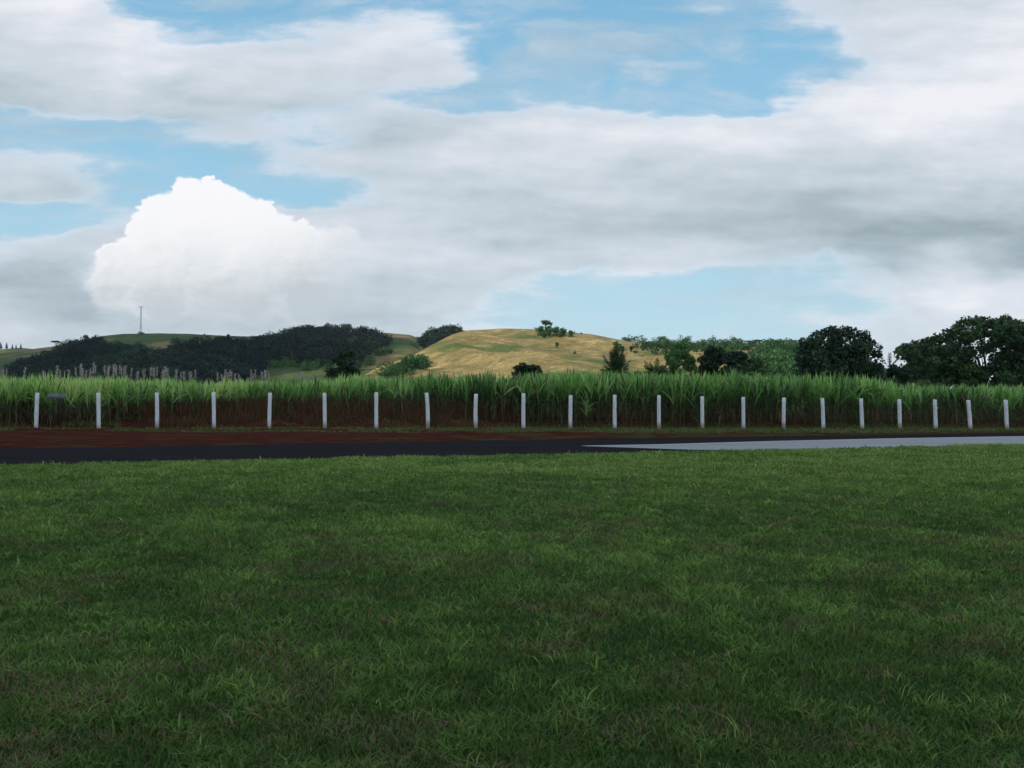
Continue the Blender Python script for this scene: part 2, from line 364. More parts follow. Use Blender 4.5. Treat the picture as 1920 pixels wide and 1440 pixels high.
near_px = [(0, 873), (250, 868.5), (480, 864), (980, 854), (1200, 849.5), (1420, 845), (1680, 839.5), (1920, 834)]
far_px = [(0, 841.5), (250, 838), (480, 834), (980, 825), (1460, 818), (1680, 814.8), (1920, 811.2)]
def line_pts(px):
    p = [G(*a) for a in px]
    a = p[0] + (p[0] - p[1]).normalized() * 40; b = p[-1] + (p[-1] - p[-2]).normalized() * 60
    return [a] + p + [b]
near_l = line_pts(near_px); far_l = line_pts(far_px)
def resample(pts, us):                    # pts with increasing u = x/y... parametrised by px
    xs = np.array([p.x for p in pts]); ys = np.array([p.y for p in pts]); return np.interp(us, xs, ys)
def strip(name, A, B, z, m, sub=1):
    n_ = 140; ta = np.linspace(0, 1, n_)
    def al(L):
        L = np.array([(p.x, p.y) for p in L]); s = np.concatenate([[0], np.cumsum(np.hypot(*np.diff(L, axis=0).T))]); s /= s[-1]
        return np.stack([np.interp(ta, s, L[:, 0]), np.interp(ta, s, L[:, 1])], 1)
    a = al(A); b = al(B); rows = 4; V = []
    for i in range(n_):
        for k in range(rows): q = a[i] + (b[i] - a[i]) * k / (rows - 1); V.append((q[0], q[1], z))
    return mesh(name, V, [(4, grid_faces(n_, rows))], m)
o = strip('road', near_l, far_l, .006, M_ASPH); tag(o, 'dark asphalt runway between the lawn and the red verge', kind='structure')
ctop = [(1090, 836), (1240, 833.2), (1460, 827), (1680, 822), (1920, 818)]
cbot = [(1090, 836.3), (1200, 840), (1300, 843.3), (1420, 845), (1680, 839.5), (1920, 834)]
ct = [G(*a, .010) for a in ctop]; ct.append(ct[-1] + (ct[-1] - ct[-2]).normalized() * 60)
cbm = [G(*a, .010) for a in cbot]; cbm.append(cbm[-1] + (cbm[-1] - cbm[-2]).normalized() * 62)
o = strip('concrete_pavement', cbm, ct, .011, M_CONC); tag(o, 'pale grey concrete pavement wedge on the runway', kind='structure')
def offset(L, d):
    out = []
    for i, p in enumerate(L):
        t = (L[min(i + 1, len(L) - 1)] - L[max(i - 1, 0)]).normalized(); out.append(p + Vector((t.y, -t.x, 0)) * d)
    return out
o = strip('pavement_edge', ct, offset(ct, .38), .016, M_EDGE); tag(o, 'paler painted line along the far edge of the concrete', kind='structure')

# fence posts: measured base and top
POSTS = [(69, 737, 809, -2), (185, 737, 808, 2), (294, 736.5, 808, 1), (401, 736, 809, 2), (506, 737, 808, -1), (609, 737, 805, 2), (706, 736, 802.5, 1),
         (801, 737, 803, 3), (893, 739, 807.5, 1), (982, 738, 805, 1), (1070, 741.5, 802, 0), (1153, 741, 807.5, 1), (1236, 741.5, 807, 1),
         (1317, 743.5, 805, 1), (1394, 745, 808, 1), (1470, 746, 807.5, 0), (1543, 747, 807.5, 3), (1616, 747.5, 807.5, 4), (1687, 749, 809, 2),
         (1754, 749.5, 808, 3), (1818, 750.5, 809, 6), (1887, 750, 808.5, 4)]
bed = [G(p[0], 808, 0) for p in POSTS]
# least-squares line of the fence on the ground
A_ = np.array([[1, p.x] for p in bed]); fa, fb = np.linalg.lstsq(A_, np.array([p.y for p in bed]), rcond=None)[0]
fdir = Vector((1, fb, 0)).normalized(); fnrm = Vector((-fdir.y, fdir.x, 0))
def fence_pt(px, off=0.0):               # ground point on the fence line under a photo column, moved back by off
    k = ray(px, 760); u = k.x / k.y; y = fa / (1 - fb * u); return Vector((u * y, y, 0)) + fnrm * off
def bank_h(px, off):                      # height of the earth behind the fence
    px = np.asarray(px, float)
    amp = np.interp(px, [-400, 150, 330, 480, 850, 1000, 1300, 2400], [.22, .25, .45, .62, .58, .30, .22, .18])
    return amp * np.clip((off - .8) / 1.5, 0, 1) ** 1.1
# verge from road edge, past the fence, to under the cane
cols = np.linspace(-500, 2450, 360); offs = [None, None, None, None, -.25, 0, .3, .7, 1.1, 1.6, 2.1, 2.6, 4, 8, 16, 30]
fe = [to_px(p) for p in far_l]
V = []; edge = []
fxs = np.array([p.x / p.y for p in far_l]); fys = np.array([p.y for p in far_l])
order = np.argsort(fxs); fxs = fxs[order]; fys = fys[order]
for c in cols:
    f = fence_pt(c); u = f.x / f.y; ye = np.interp(u, fxs, fys); e = Vector((u * ye, ye, 0))
    if ye > f.y - .3: e = fence_pt(c, -.3)
    for k, of in enumerate(offs):
        if of is None: p = e.lerp(fence_pt(c, -.25), k / 4); z = [.0045, .06, .11, .10][k]
        else: p = fence_pt(c, of); z = .09 + float(bank_h(c, of))
        wv = (fbm(p.x * .9, p.y * .9, 4, 5) - .5) * (.0 if k == 0 else .13)
        V.append((p.x, p.y, max(.0045, z + wv)))
o = mesh('dirt_verge', V, [(4, grid_faces(len(cols), len(offs)))], M_DIRT, smooth=True); tag(o, 'red earth verge and bank under the fence and cane', kind='structure')

POST_LABELS = [
 'straight white post, leftmost of the fence, beside the small grey board',
 'white post second from the left edge with a dirty foot and chipped base',
 'bowed white post third from the left edge, just right of the radio mast',
 'white post fourth from the left edge, in front of red earth',
 'white post with a broken narrow foot, fifth from the left edge',
 'white post standing just left of the bushy conical tree',
 'shorter white post seventh from the left, in front of bare red bank',
 'bent white post eighth from the left, below the tan hill shoulder',
 'curved white post below the left end of the tan hill crest',
 'white post directly below the low dome shaped tree',
 'short white post eleventh from the left, standing higher on the verge',
 'white post standing directly below the dark upright palm',
 'plain white post below the small low palm',
 'white post just left of the twin dark trees',
 'squat white post below the right one of the twin dark trees',
 'slim white post eighth from the right edge, left of the round tree',
 'white post below the left half of the big round tree',
 'leaning white post below the right half of the big round tree',
 'white post below the thin palm right of the round tree',
 'white post third from the right edge with a knot near the top',
 'strongly slanted white post, second from the right edge',
 'rightmost white post of the fence, tapering towards its top']
for i, (px, yt, yb, lean) in enumerate(POSTS):
    b = fence_pt(px + lean * .4); z0 = .085
    tp = P(px - lean * .4, yt, b.y); h = tp.z - z0; dxm = tp.x - b.x
    r0 = 7.2 / F * b.y / 2 * (1.0 if i < 10 else .98)
    rr = random.Random(i * 7 + 3); bow = rr.uniform(-.014, .014) + (.02 if i in (2, 7) else (-.02 if i in (8,) else 0))
    path = []; rad = []
    for k in range(9):
        t = k / 8; path.append((dxm * t + bow * math.sin(math.pi * t), rr.uniform(-.006, .006), -.25 + (h + .25) * t))
        rad.append(r0 * (1.05 - .08 * t + rr.uniform(-.035, .035)))
    path.append((path[-1][0], path[-1][1], h + .012)); rad.append(rad[-1] * .8)
    mb = MB().tube(path, rad, sides=12)
    if i == 19: mb.tube([(dxm * .7 + r0 * .7, -.02, h * .72), (dxm * .7 + r0 * 1.4, -.03, h * .725)], [r0 * .4, r0 * .25], sides=6)
    o = mb.build('fence_post', M_POST, smooth=True); o.location = (b.x, b.y, z0)
    tag(o, POST_LABELS[i], 'fence post', 'white posts in a row beside the runway')

# the small grey board behind the leftmost posts
b = fence_pt(99, .55); bz = P(99, 743, b.y).z
bd = empty('notice_board', (b.x, b.y, .25)); tag(bd, 'small blank grey board in front of the cane right of the leftmost post', 'board')
wd = .40
mb = MB(); o_ = [(-wd, 0, -.10), (wd, 0, -.10), (wd, 0, .055), (.05, 0, .11), (-wd * .75, 0, .10)]
mb.V = [(x, -.012, z + bz - .25) for x, y, z in o_] + [(x, .012, z + bz - .25) for x, y, z in o_]
me_faces = [(5, np.array([[0, 1, 2, 3, 4], [9, 8, 7, 6, 5]])), (4, np.array([[k, k + 5, (k + 1) % 5 + 5, (k + 1) % 5] for k in range(5)]))]
mesh('panel', mb.V, me_faces, M_GREY, parent=bd)
for sx in (.0,): MB().tube([(sx, .05, -.2), (sx, .05, bz - .22)], [.022, .02], 6).build('support_leg', M_BARK, bd)

# ------------------------------------------------------------------ grass blades
def blades(pos, h, wd, tint, seed, lean=.6):
    r = np.random.default_rng(seed); n_ = len(pos); a = r.uniform(0, 2 * np.pi, n_); b = r.uniform(0, 2 * np.pi, n_)
    L = h * lean * r.uniform(.25, 1.6, n_)
    side = np.stack([np.cos(a), np.sin(a), np.zeros(n_)], 1) * (wd / 2)[:, None]
    ld = np.stack([np.cos(b), np.sin(b), np.zeros(n_)], 1)
    up = np.array([0, 0, 1.])
    midp = pos + ld * (L * .35)[:, None] + up * (h * .6)[:, None]
    tip = pos + ld * L[:, None] + up * (h * r.uniform(.7, 1.0, n_))[:, None]
    V = np.stack([pos - side, pos + side, midp + side * .75, midp - side * .75, tip], 1).reshape(-1, 3)
    k = np.arange(n_) * 5
    Q = np.stack([k, k + 1, k + 2, k + 3], 1); T = np.stack([k + 3, k + 2, k + 4], 1)
    return V, Q, T, np.repeat(tint, 5)
def grass_field(N, seed, zone='middle'):
    r = np.random.default_rng(seed)
    u = r.uniform(-.66, .66, N)
    d0, d1, e = 3.2, 48.0, -.72                 # density falls with distance, blades get coarser
    q = r.uniform(0, 1, N); y = (d0 ** (e + 1) + q * (d1 ** (e + 1) - d0 ** (e + 1))) ** (1 / (e + 1)) if abs(e + 1) > 1e-6 else d0 * (d1 / d0) ** q
    x = u * y
    if zone == 'sides': x = r.choice([-1, 1], N) * (.655 * y + 8 * r.uniform(0, 1, N) ** 1.25)
    if zone == 'near': y = r.uniform(-3.5, 3.22, N); x = r.uniform(-10, 10, N); k_ = (np.abs(x) < .655 * y + 9); y = np.where(k_, y, 99)
    ye = np.interp(x, nlx, nly) - .03 + (fbm(x * 1.5, y * 1.5, 3, 9) - .45) * .5
    keep = y < ye; x = x[keep]; y = y[keep]; n_ = len(x)
    clump = fbm(x * 1.3, y * 1.3, 4, 21); big = fbm(x * .28, y * .28, 3, 33); fin = fbm(x * 6, y * 6, 3, 41)
    h = .9 * (.024 + .036 * np.clip(clump * 1.6 - .4, 0, 1) + .014 * fin) * r.uniform(.6, 1.5, n_) * (1 + .02 * np.abs(y))
    long_ = r.uniform(0, 1, n_) < .02; h = np.where(long_, h * 1.7, h)
    wd = (.0028 + .0009 * np.abs(y)) * (1 if zone == 'middle' else 1.6) * r.uniform(.7, 1.3, n_) * (1.0 + .6 * (fin > .62))
    t = .44 + .30 * np.clip((y - 7) / 16, 0, 1) + (clump - .5) * .55 + (big - .5) * .55 + (fin - .5) * .6 + r.normal(0, .13, n_)
    dead = r.uniform(0, 1, n_) < np.clip((fbm(x * 1.9 + 40, y * 1.9, 4, 77) - .50) * 2.0 + .05, .05, .5) * np.clip(1.2 - y / 26, .3, 1)
    t = np.where(dead, r.uniform(0, .17, n_), np.clip(t, .2, 1))
    return np.stack([x, y, np.zeros(n_) - .004], 1), h, wd, t
nlx = np.array([p.x for p in near_l]); nly = np.array([p.y for p in near_l])
nxs = np.array([p.x / p.y for p in near_l]); nys = np.array([p.y for p in near_l]); od = np.argsort(nxs); nxs = nxs[od]; nys = nys[od]
gf = [grass_field(820000, 3), grass_field(380000, 31, 'sides'), grass_field(170000, 32, 'near')]
pos, h, wd, t = [np.concatenate([g_[i] for g_ in gf]) for i in range(4)]
V, Q, T, tt = blades(pos, h, wd, t, 4, .85)
o = mesh('grass', V, [(4, Q), (3, T)], M_GRASS, tint=tt); tag(o, 'mown green lawn with brown patches in front of the runway', kind='stuff')
# a few coarser weeds of broad long blades in the near lawn
r = np.random.default_rng(12); cl = []
for _ in range(110):
    y = 4 * (14 / 4) ** r.uniform(0, 1); x = r.uniform(-.6, .6) * y; k = r.integers(6, 16)
    cl.append(np.stack([x + r.normal(0, .05, k), y + r.normal(0, .05, k), np.full(k, -.003)], 1))
pos = np.concatenate(cl); n_ = len(pos)
V, Q, T, tt = blades(pos, r.uniform(.05, .11, n_), r.uniform(.005, .009, n_), r.uniform(.6, 1, n_), 5, 1.2)
o = mesh('weed_grass', V, [(4, Q), (3, T)], M_GRASS, tint=tt); tag(o, 'longer bright green weed blades scattered in the lawn', kind='stuff')
# rough grass on the verge
r = np.random.default_rng(15); N = 42000
px = r.uniform(-100, 2050, N); off = r.uniform(-4.5, 2.6, N); pos = []; hh = []; tn = []
for c, of in zip(px, off):
    p = fence_pt(c, of); u = p.x / p.y; ye = np.interp(u, fxs, fys)
    if p.y < ye + .15: continue
    m_ = float(vnoise(p.x * .35, p.y * 1.3, 3)); dens = np.interp(c, [0, 300, 700, 1000, 2000], [.5, .42, .5, .8, .8]) + (.22 if abs(of + .2) < .35 else 0) - (.15 if of < -1.2 and c < 900 else 0)
    if m_ > dens: continue
    pos.append((p.x, p.y, .07 + float(bank_h(c, of)))); hh.append(r.uniform(.05, .14) + (.25 * r.uniform(0, 1) if of > 1 and c < 260 else 0)); tn.append(r.choice([.05, .12, .25, .4, .6]))
n_ = len(pos)
V, Q, T, tt = blades(np.array(pos), np.array(hh), r.uniform(.02, .045, n_), np.array(tn), 6, .9)
o = mesh('verge_grass', V, [(4, Q), (3, T)], M_GRASS, tint=tt); tag(o, 'thin dry grass tufts on the red verge by the posts', kind='stuff')

r = np.random.default_rng(16); N = 15000
px = np.where(r.uniform(0, 1, N) < .75, r.uniform(180, 1000, N), r.uniform(-100, 2050, N)); off = r.uniform(.15, 3.4, N); pos = np.array([tuple(fence_pt(c, of)) for c, of in zip(px, off)]); pos[:, 2] = .07 + bank_h(px, off)
kk = vnoise(pos[:, 0] * .5, pos[:, 1] * .8, 6) + off * .22 > .85; pos = pos[kk]; off = off[kk]; n_ = len(pos)
V, Q, T, tt = blades(pos, (.12 + .22 * off) * r.uniform(.5, 1.3, n_), r.uniform(.018, .04, n_), r.choice([.02, .08, .13, .22, .34, .45], n_), 8, .35)
o = mesh('bank_grass', V, [(4, Q), (3, T)], M_BANK, tint=tt); tag(o, 'dark reddish brown grass on the earth bank behind the posts', kind='stuff')

# ------------------------------------------------------------------ sugar cane
ctop_px = np.array([(-400, 712), (0, 714), (200, 713), (400, 717), (600, 715), (680, 709), (800, 712), (900, 711), (1000, 709), (1100, 703), (1190, 698), (1300, 703), (1380, 709),
                    (1440, 702), (1500, 709), (1600, 709), (1700, 713), (1745, 724), (1850, 727), (1920, 729), (2400, 731)], float)
def ribbon(base, dirv, length, droop, width, nseg, tint, out):
    """batch of arching ribbons: base [n,3], dirv [n,3] start direction, droop [n]"""
    n_ = len(base); side = np.cross(dirv, np.array([0, 0, 1.])); sl = np.linalg.norm(side, axis=1, keepdims=True); side = np.where(sl > 1e-3, side / np.maximum(sl, 1e-3), np.array([1., 0, 0]))
    rr = np.random.default_rng(n_).uniform(-.8, .8, n_); cu = np.cross(side, dirv); side = side * np.cos(rr)[:, None] + cu * np.sin(rr)[:, None]
    rows = []
    for k in range(nseg + 1):
        s = k / nseg; p = base + dirv * (length * s)[:, None]; p[:, 2] -= droop * s * s
        ww = width * (1 - s) ** .7 * (.6 + .8 * min(1, s * 3)) if k < nseg else width * 0.02
        rows.append(p - side * (ww / 2)[:, None]); rows.append(p + side * (ww / 2)[:, None])
    V = np.stack(rows, 1); m_ = V.shape[1]; V = V.reshape(-1, 3); b0 = np.arange(n_) * m_
    Q = np.concatenate([np.stack([b0 + 2 * k, b0 + 2 * k + 1, b0 + 2 * k + 3, b0 + 2 * k + 2], 1) for k in range(nseg)])
    out.append((V, Q, np.repeat(tint, m_)))
def join(out):
    V = []; Q = []; T = []; o_ = 0
    for v, q, t_ in out: V.append(v); Q.append(q + o_); T.append(t_); o_ += len(v)
    return np.concatenate(V), np.concatenate(Q), np.concatenate(T)
def cane_field(seed, n_pl, o0, o1):
    r = np.random.default_rng(seed); px = r.uniform(-260, 2180, n_pl); off = o0 + (o1 - o0) * r.uniform(0, 1, n_pl) ** 1.1
    off = off + np.interp(px, [200, 300, 850, 960], [.9, 2.0, 2.0, .9]) + r.uniform(0, .5, n_pl)
    B = np.array([tuple(fence_pt(c, of)) for c, of in zip(px, off)]); B[:, 2] = .08 + bank_h(px, off)
    top = np.interp(px, ctop_px[:, 0], ctop_px[:, 1]) + (vnoise(px / 34, px * 0, 8) - .5) * 13 + (vnoise(px / 11, off * 1.2, 18) - .5) * 13 + r.normal(0, 3.0, n_pl)
    hor = 740 + (px - 960) * math.tan(ROLL)
    fd = np.interp(px, [-300, 2200], [fence_pt(-300).y, fence_pt(2200).y]); fd = np.array([fence_pt(c).y for c in px])
    H = 1.6 + (hor - top) / F * (fd + 3.0); H = H - B[:, 2]
    return px, off, B, H
r = np.random.default_rng(50)
px, off, B, H = cane_field(51, 4600, 0.0, 12.0)
n_ = len(px); out = []
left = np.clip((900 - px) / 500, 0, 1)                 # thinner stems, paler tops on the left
tone = (fbm(px / 60, off * .4, 3, 4) - .5)
# stems
lean = r.normal(0, .06, (n_, 2)); sd_ = np.stack([lean[:, 0], lean[:, 1], np.ones(n_)], 1)
ribbon(B, sd_, H * .72, np.zeros(n_), r.uniform(.03, .05, n_), 2, np.clip(r.uniform(.02, .24, n_), 0, 1), out)
crown = B + sd_ * (H * .62)[:, None]
# green leaves from the upper stem
for k in range(9):
    s = r.uniform(.38, .72, n_) if k > 2 else r.uniform(.6, .75, n_); st = B + sd_ * (H * s)[:, None]
    a = r.uniform(0, 2 * np.pi, n_); tilt = r.uniform(.15, .75, n_) if k > 2 else r.uniform(.02, .3, n_)
    d = np.stack([np.cos(a) * np.sin(tilt), np.sin(a) * np.sin(tilt), np.cos(tilt)], 1)
    L = (H * (1.02 - s)) * r.uniform(.85, 1.25, n_) * (1 + tilt * .5)
    dr = L * tilt * r.uniform(.3, 1.0, n_)
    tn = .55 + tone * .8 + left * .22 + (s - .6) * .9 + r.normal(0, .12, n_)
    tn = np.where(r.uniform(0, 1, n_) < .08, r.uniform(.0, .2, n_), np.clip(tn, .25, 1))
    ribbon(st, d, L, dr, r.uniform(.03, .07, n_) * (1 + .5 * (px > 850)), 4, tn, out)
# dead brown leaves hanging on the lower stem
for k in range(5):
    s = r.uniform(.15, .55, n_); st = B + sd_ * (H * s)[:, None]; a = r.uniform(0, 2 * np.pi, n_); tilt = r.uniform(.4, 1.3, n_)
    d = np.stack([np.cos(a) * np.sin(tilt), np.sin(a) * np.sin(tilt), np.cos(tilt)], 1); L = r.uniform(.35, .8, n_)
    tn = np.where(r.uniform(0, 1, n_) < .5, r.uniform(.24, .42, n_), np.where(r.uniform(0, 1, n_) < .25, r.uniform(0, .04, n_), r.uniform(.06, .2, n_)))
    ribbon(st, d, L, L * r.uniform(.9, 1.7, n_), r.uniform(.02, .05, n_), 3, tn, out)
V, Q, T = join(out)
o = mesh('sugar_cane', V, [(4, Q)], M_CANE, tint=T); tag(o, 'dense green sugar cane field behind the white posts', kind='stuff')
# one pale drooping cane standing out in front of the field
cp = fence_pt(1110, .75); cp.z = .12; out = []; nn = 26
a = r.uniform(0, 2 * np.pi, nn); tilt = r.uniform(.15, .8, nn); hh_ = r.uniform(.5, 1.0, nn)
ribbon(np.array([[0, 0, 0.], [.06, 0, 0.], [-.05, .03, 0]]), np.array([[.03, 0, 1.], [.12, 0, 1.], [-.15, 0, 1.]]), np.array([1.0, .8, .9]), np.zeros(3), np.full(3, .045), 3, np.full(3, .2), out)
st = np.stack([np.zeros(nn), np.zeros(nn), hh_], 1); d = np.stack([np.cos(a) * np.sin(tilt), np.sin(a) * np.sin(tilt), np.cos(tilt)], 1)
L = r.uniform(.7, 1.25, nn); ribbon(st, d, L, L * tilt * .8, r.uniform(.022, .04, nn), 6, r.uniform(.4, .8, nn), out)
V, Q, T = join(out); o = mesh('cane_plant', V, [(4, Q)], M_CANE, tint=T); o.location = cp
tag(o, 'single pale yellow green cane with splayed leaves between two posts below the tan hill', 'cane plant')
# plumes on flowering cane
def plumes(name, px, py, off, label):
    out = []; n_ = len(px); B = np.array([tuple(fence_pt(c, of)) for c, of in zip(px, off)]); B[:, 2] = .5
    top = np.array([P(c, y_, b[1]).z for c, y_, b in zip(px, py, B)]); H = top - B[:, 2]
    lean = r.normal(0, .05, (n_, 2)); sd_ = np.stack([lean[:, 0], lean[:, 1], np.ones(n_)], 1)
    ribbon(B, sd_, H * .95, np.zeros(n_), np.full(n_, .022), 2, np.full(n_, .2), out)
    for k in range(60):
        s = r.uniform(.80, .98, n_); st = B + sd_ * (H * s)[:, None]; a = r.uniform(0, 2 * np.pi, n_); tilt = r.uniform(.15, .75, n_)
        d = np.stack([np.cos(a) * np.sin(tilt), np.sin(a) * np.sin(tilt), np.cos(tilt)], 1); L = r.uniform(.10, .26, n_) * (1.5 - s * .7)
        ribbon(st, d, L, L * .4, r.uniform(.016, .03, n_), 2, r.uniform(0, 1, n_), out)
    V, Q, T = join(out); o = mesh(name, V, [(4, Q)], M_PLUME, tint=T); tag(o, label, kind='stuff')
cx = np.concatenate([r.choice([-40, 8, 40, 52, 70, 102, 110, 118, 140, 155, 170, 182, 198, 205, 230, 240, 262, 280, 300, 335, 345, 385, 410, 420, 440, 465, 475, 495, 520, 545, 590], 58) + r.normal(0, 5, 58),
                     r.uniform(-60, 620, 26), r.uniform(1735, 1785, 9), np.array([797, 812, 1590, 1597, 1860])])
cy = np.interp(cx, [-60, 0, 60, 115, 200, 300, 500, 620, 700, 1000, 1740, 1900], [694, 691, 689, 682, 685, 691, 696, 702, 704, 706, 716, 722]) + np.abs(r.normal(0, 8, len(cx))) - 3
plumes('cane_plumes', cx, cy, r.uniform(3, 10, len(cx)), 'pinkish flowering cane plumes above the left of the cane field')

# ------------------------------------------------------------------ hills
def interp_pts(pts): a = np.array(pts, float); return a[:, 0], a[:, 1]
class Ridge:
    """hill surface: for each azimuth a crest seen along the given skyline, a foot in front and a slope behind"""
    def __init__(s, crest, dc, foot, shape, amp, nfreq, seed, x0, x1):
        s.cx, s.cy = interp_pts(crest); s.dx, s.dd = interp_pts(dc); s.fx, s.fd = interp_pts(foot); s.shape = shape; s.amp = amp; s.nf = nfreq; s.seed = seed; s.x0 = x0; s.x1 = x1
    def pt(s, px, t):                    # t 0 foot, 1 crest, up to 2 behind
        px = np.asarray(px, float); t = np.asarray(t, float)
        yc = np.interp(px, s.cx, s.cy); D = np.interp(px, s.dx, s.dd); Fd = np.interp(px, s.fx, s.fd)
        lx = (px - 960) / F; ly = (720 - yc) / F
        loc = np.stack([lx, ly, -np.ones_like(lx)], -1); wd_ = loc @ np.array(CR).T
        u = wd_[..., 0] / wd_[..., 1]; zc = 1.6 + wd_[..., 2] / wd_[..., 1] * D
        tt = np.clip(t, 0, 1); Y = np.where(t <= 1, Fd + (D - Fd) * t, D + (t - 1) * 500)
        prof = s.shape(tt); z = np.where(t <= 1, zc * prof, zc * (1 - (t - 1) ** 1.6))
        X = u * Y
        rid = 1 - np.abs(2 * fbm((X * .8 + Y * .45) * s.nf, (Y * .55 - X * .25) * s.nf * .35, 4, s.seed) - 1)
        z = z + (rid - .72) * s.amp * np.sin(np.pi * np.clip(tt, 0, 1)) ** .8 * np.where(t <= 1, 1, 0)
        rough = (fbm(X * .02, Y * .02, 3, s.seed + 5) - .5) * s.amp * .12
        return np.stack([X, Y, np.maximum(z + rough * (t < .98), -1)], -1)
    def build(s, name, m, nx=420, nt=90):
        px = np.linspace(s.x0, s.x1, nx); t = np.concatenate([np.linspace(0, 1, nt), np.linspace(1.05, 2, 10)])
        A, B_ = np.meshgrid(px, t, indexing='ij'); V = s.pt(A, B_).reshape(-1, 3); return mesh(name, V, [(4, grid_faces(nx, len(t)))], m, smooth=True)
sh1 = lambda t: (t * t * (3 - 2 * t)) * .55 + t ** 1.1 * .45
left_hill = Ridge([(-700, 690), (-300, 680), (-60, 668), (0, 662), (60, 655), (110, 649), (150, 639), (190, 630), (230, 626), (300, 625), (380, 628), (460, 631), (520, 629), (560, 623), (600, 621), (650, 621), (700, 623), (740, 626), (768, 628), (785, 634), (810, 641), (900, 660), (1000, 690), (1100, 730)],
                  [(-700, 1250), (300, 1250), (600, 1120), (800, 1150), (1100, 1200)], [(-700, 650), (1100, 600)], sh1, 13, .0075, 3, -650, 1080)
o = left_hill.build('green_hill', M_GHILL); tag(o, 'shaded green hill with dark woods on the left', kind='structure')
tan_hill = Ridge([(640, 735), (665, 718), (682, 704), (720, 686), (780, 663), (820, 642), (850, 627), (880, 619), (940, 617), (1000, 618), (1060, 622), (1110, 629), (1150, 637), (1200, 645), (1260, 650), (1400, 652), (1520, 662), (1600, 690), (1680, 728), (1800, 745), (2100, 750)],
                 [(640, 480), (700, 560), (800, 700), (880, 850), (940, 900), (1200, 900), (1400, 850), (2100, 800)], [(640, 400), (2100, 430)], lambda t: .6 * t ** .9 + .4 * t * t * (3 - 2 * t), 12, .014, 11, 640, 2100)
o = tan_hill.build('dry_hill', M_TAN); tag(o, 'sunlit tan grass hill in the middle distance', kind='structure')
far_ridge = Ridge([(1050, 700), (1120, 660), (1150, 646), (1180, 639), (1230, 641), (1280, 642), (1330, 643), (1400, 645), (1440, 648), (1500, 652), (1600, 662), (1660, 690), (1720, 730), (1900, 748), (2300, 752)],
                  [(1050, 1250), (2300, 1300)], [(1050, 950), (2300, 900)], sh1, 8, .009, 17, 1050, 2300)
o = far_ridge.build('ridge', M_TAN, nx=260, nt=50); tag(o, 'low wooded ridge behind the tan hill on the right', kind='structure')
back_hill = Ridge([(-500, 668), (-200, 660), (0, 655), (40, 652), (120, 660), (220, 690), (300, 720)], [(-500, 2000), (300, 2000)], [(-500, 1500), (300, 1500)], sh1, 8, .006, 23, -500, 300)
o = back_hill.build('hills', M_GHILL, nx=80, nt=24); tag(o, 'farther low hill at the left edge', kind='structure')

# ------------------------------------------------------------------ trees
def leaf_cloud(C, Rr, n_leaf, size, seed, shell=.55, tint_c=None, flat=.5):
    """leaf-sized quads through ellipsoid clumps C [m,3], radii Rr [m,3]"""
    r = np.random.default_rng(seed); C = np.asarray(C, float); Rr = np.asarray(Rr, float)
    vol = Rr[:, 0] * Rr[:, 1] + Rr[:, 0] * Rr[:, 2]; pk = r.choice(len(C), n_leaf, p=vol / vol.sum())
    d = r.normal(size=(n_leaf, 3)); d /= np.linalg.norm(d, axis=1, keepdims=True)
    rad = shell + (1 - shell) * r.uniform(0, 1, n_leaf) ** .7; rad *= r.uniform(.85, 1.12, n_leaf)
    p = C[pk] + d * Rr[pk] * rad[:, None]
    nrm = d * .7 + r.normal(size=(n_leaf, 3)) * .6 + np.array([0, 0, .35]); nrm /= np.linalg.norm(nrm, axis=1, keepdims=True)
    a = np.cross(nrm, r.normal(size=(n_leaf, 3))); a /= np.linalg.norm(a, axis=1, keepdims=True); b = np.cross(nrm, a)
    s = size * r.uniform(.6, 1.4, n_leaf); a = a * s[:, None]; b = b * (s * r.uniform(.4, .75, n_leaf))[:, None]
    V = np.stack([p - a, p + b, p + a, p - b], 1).reshape(-1, 3); k = np.arange(n_leaf) * 4
    ct = r.uniform(.25, .75, len(C)) if tint_c is None else tint_c
    t = np.clip(ct[pk] + r.normal(0, .17, n_leaf), 0, 1)
    return V, np.stack([k, k + 1, k + 2, k + 3], 1), np.repeat(t, 4)
def limb_mesh(base_h, r0, tips, seed, fork=.35):
    rr = random.Random(seed); mb = MB(); top = Vector((rr.uniform(-.1, .1) * r0, 0, base_h))
    mb.tube([(0, 0, -.3), (0, 0, 0), (r0 * .2, 0, base_h * .5), tuple(top)], [r0 * 1.35, r0 * 1.15, r0 * .92, r0 * .8], 9)
    for t in tips:
        t = Vector(t); m1 = top.lerp(t, .45) + Vector((rr.uniform(-.1, .1), rr.uniform(-.1, .1), rr.uniform(.0, .1))) * (t - top).length
        mb.tube([tuple(top - Vector((0, 0, r0 * .6))), tuple(m1), tuple(t)], [r0 * .55, r0 * .34, r0 * .1], 6)
    return mb
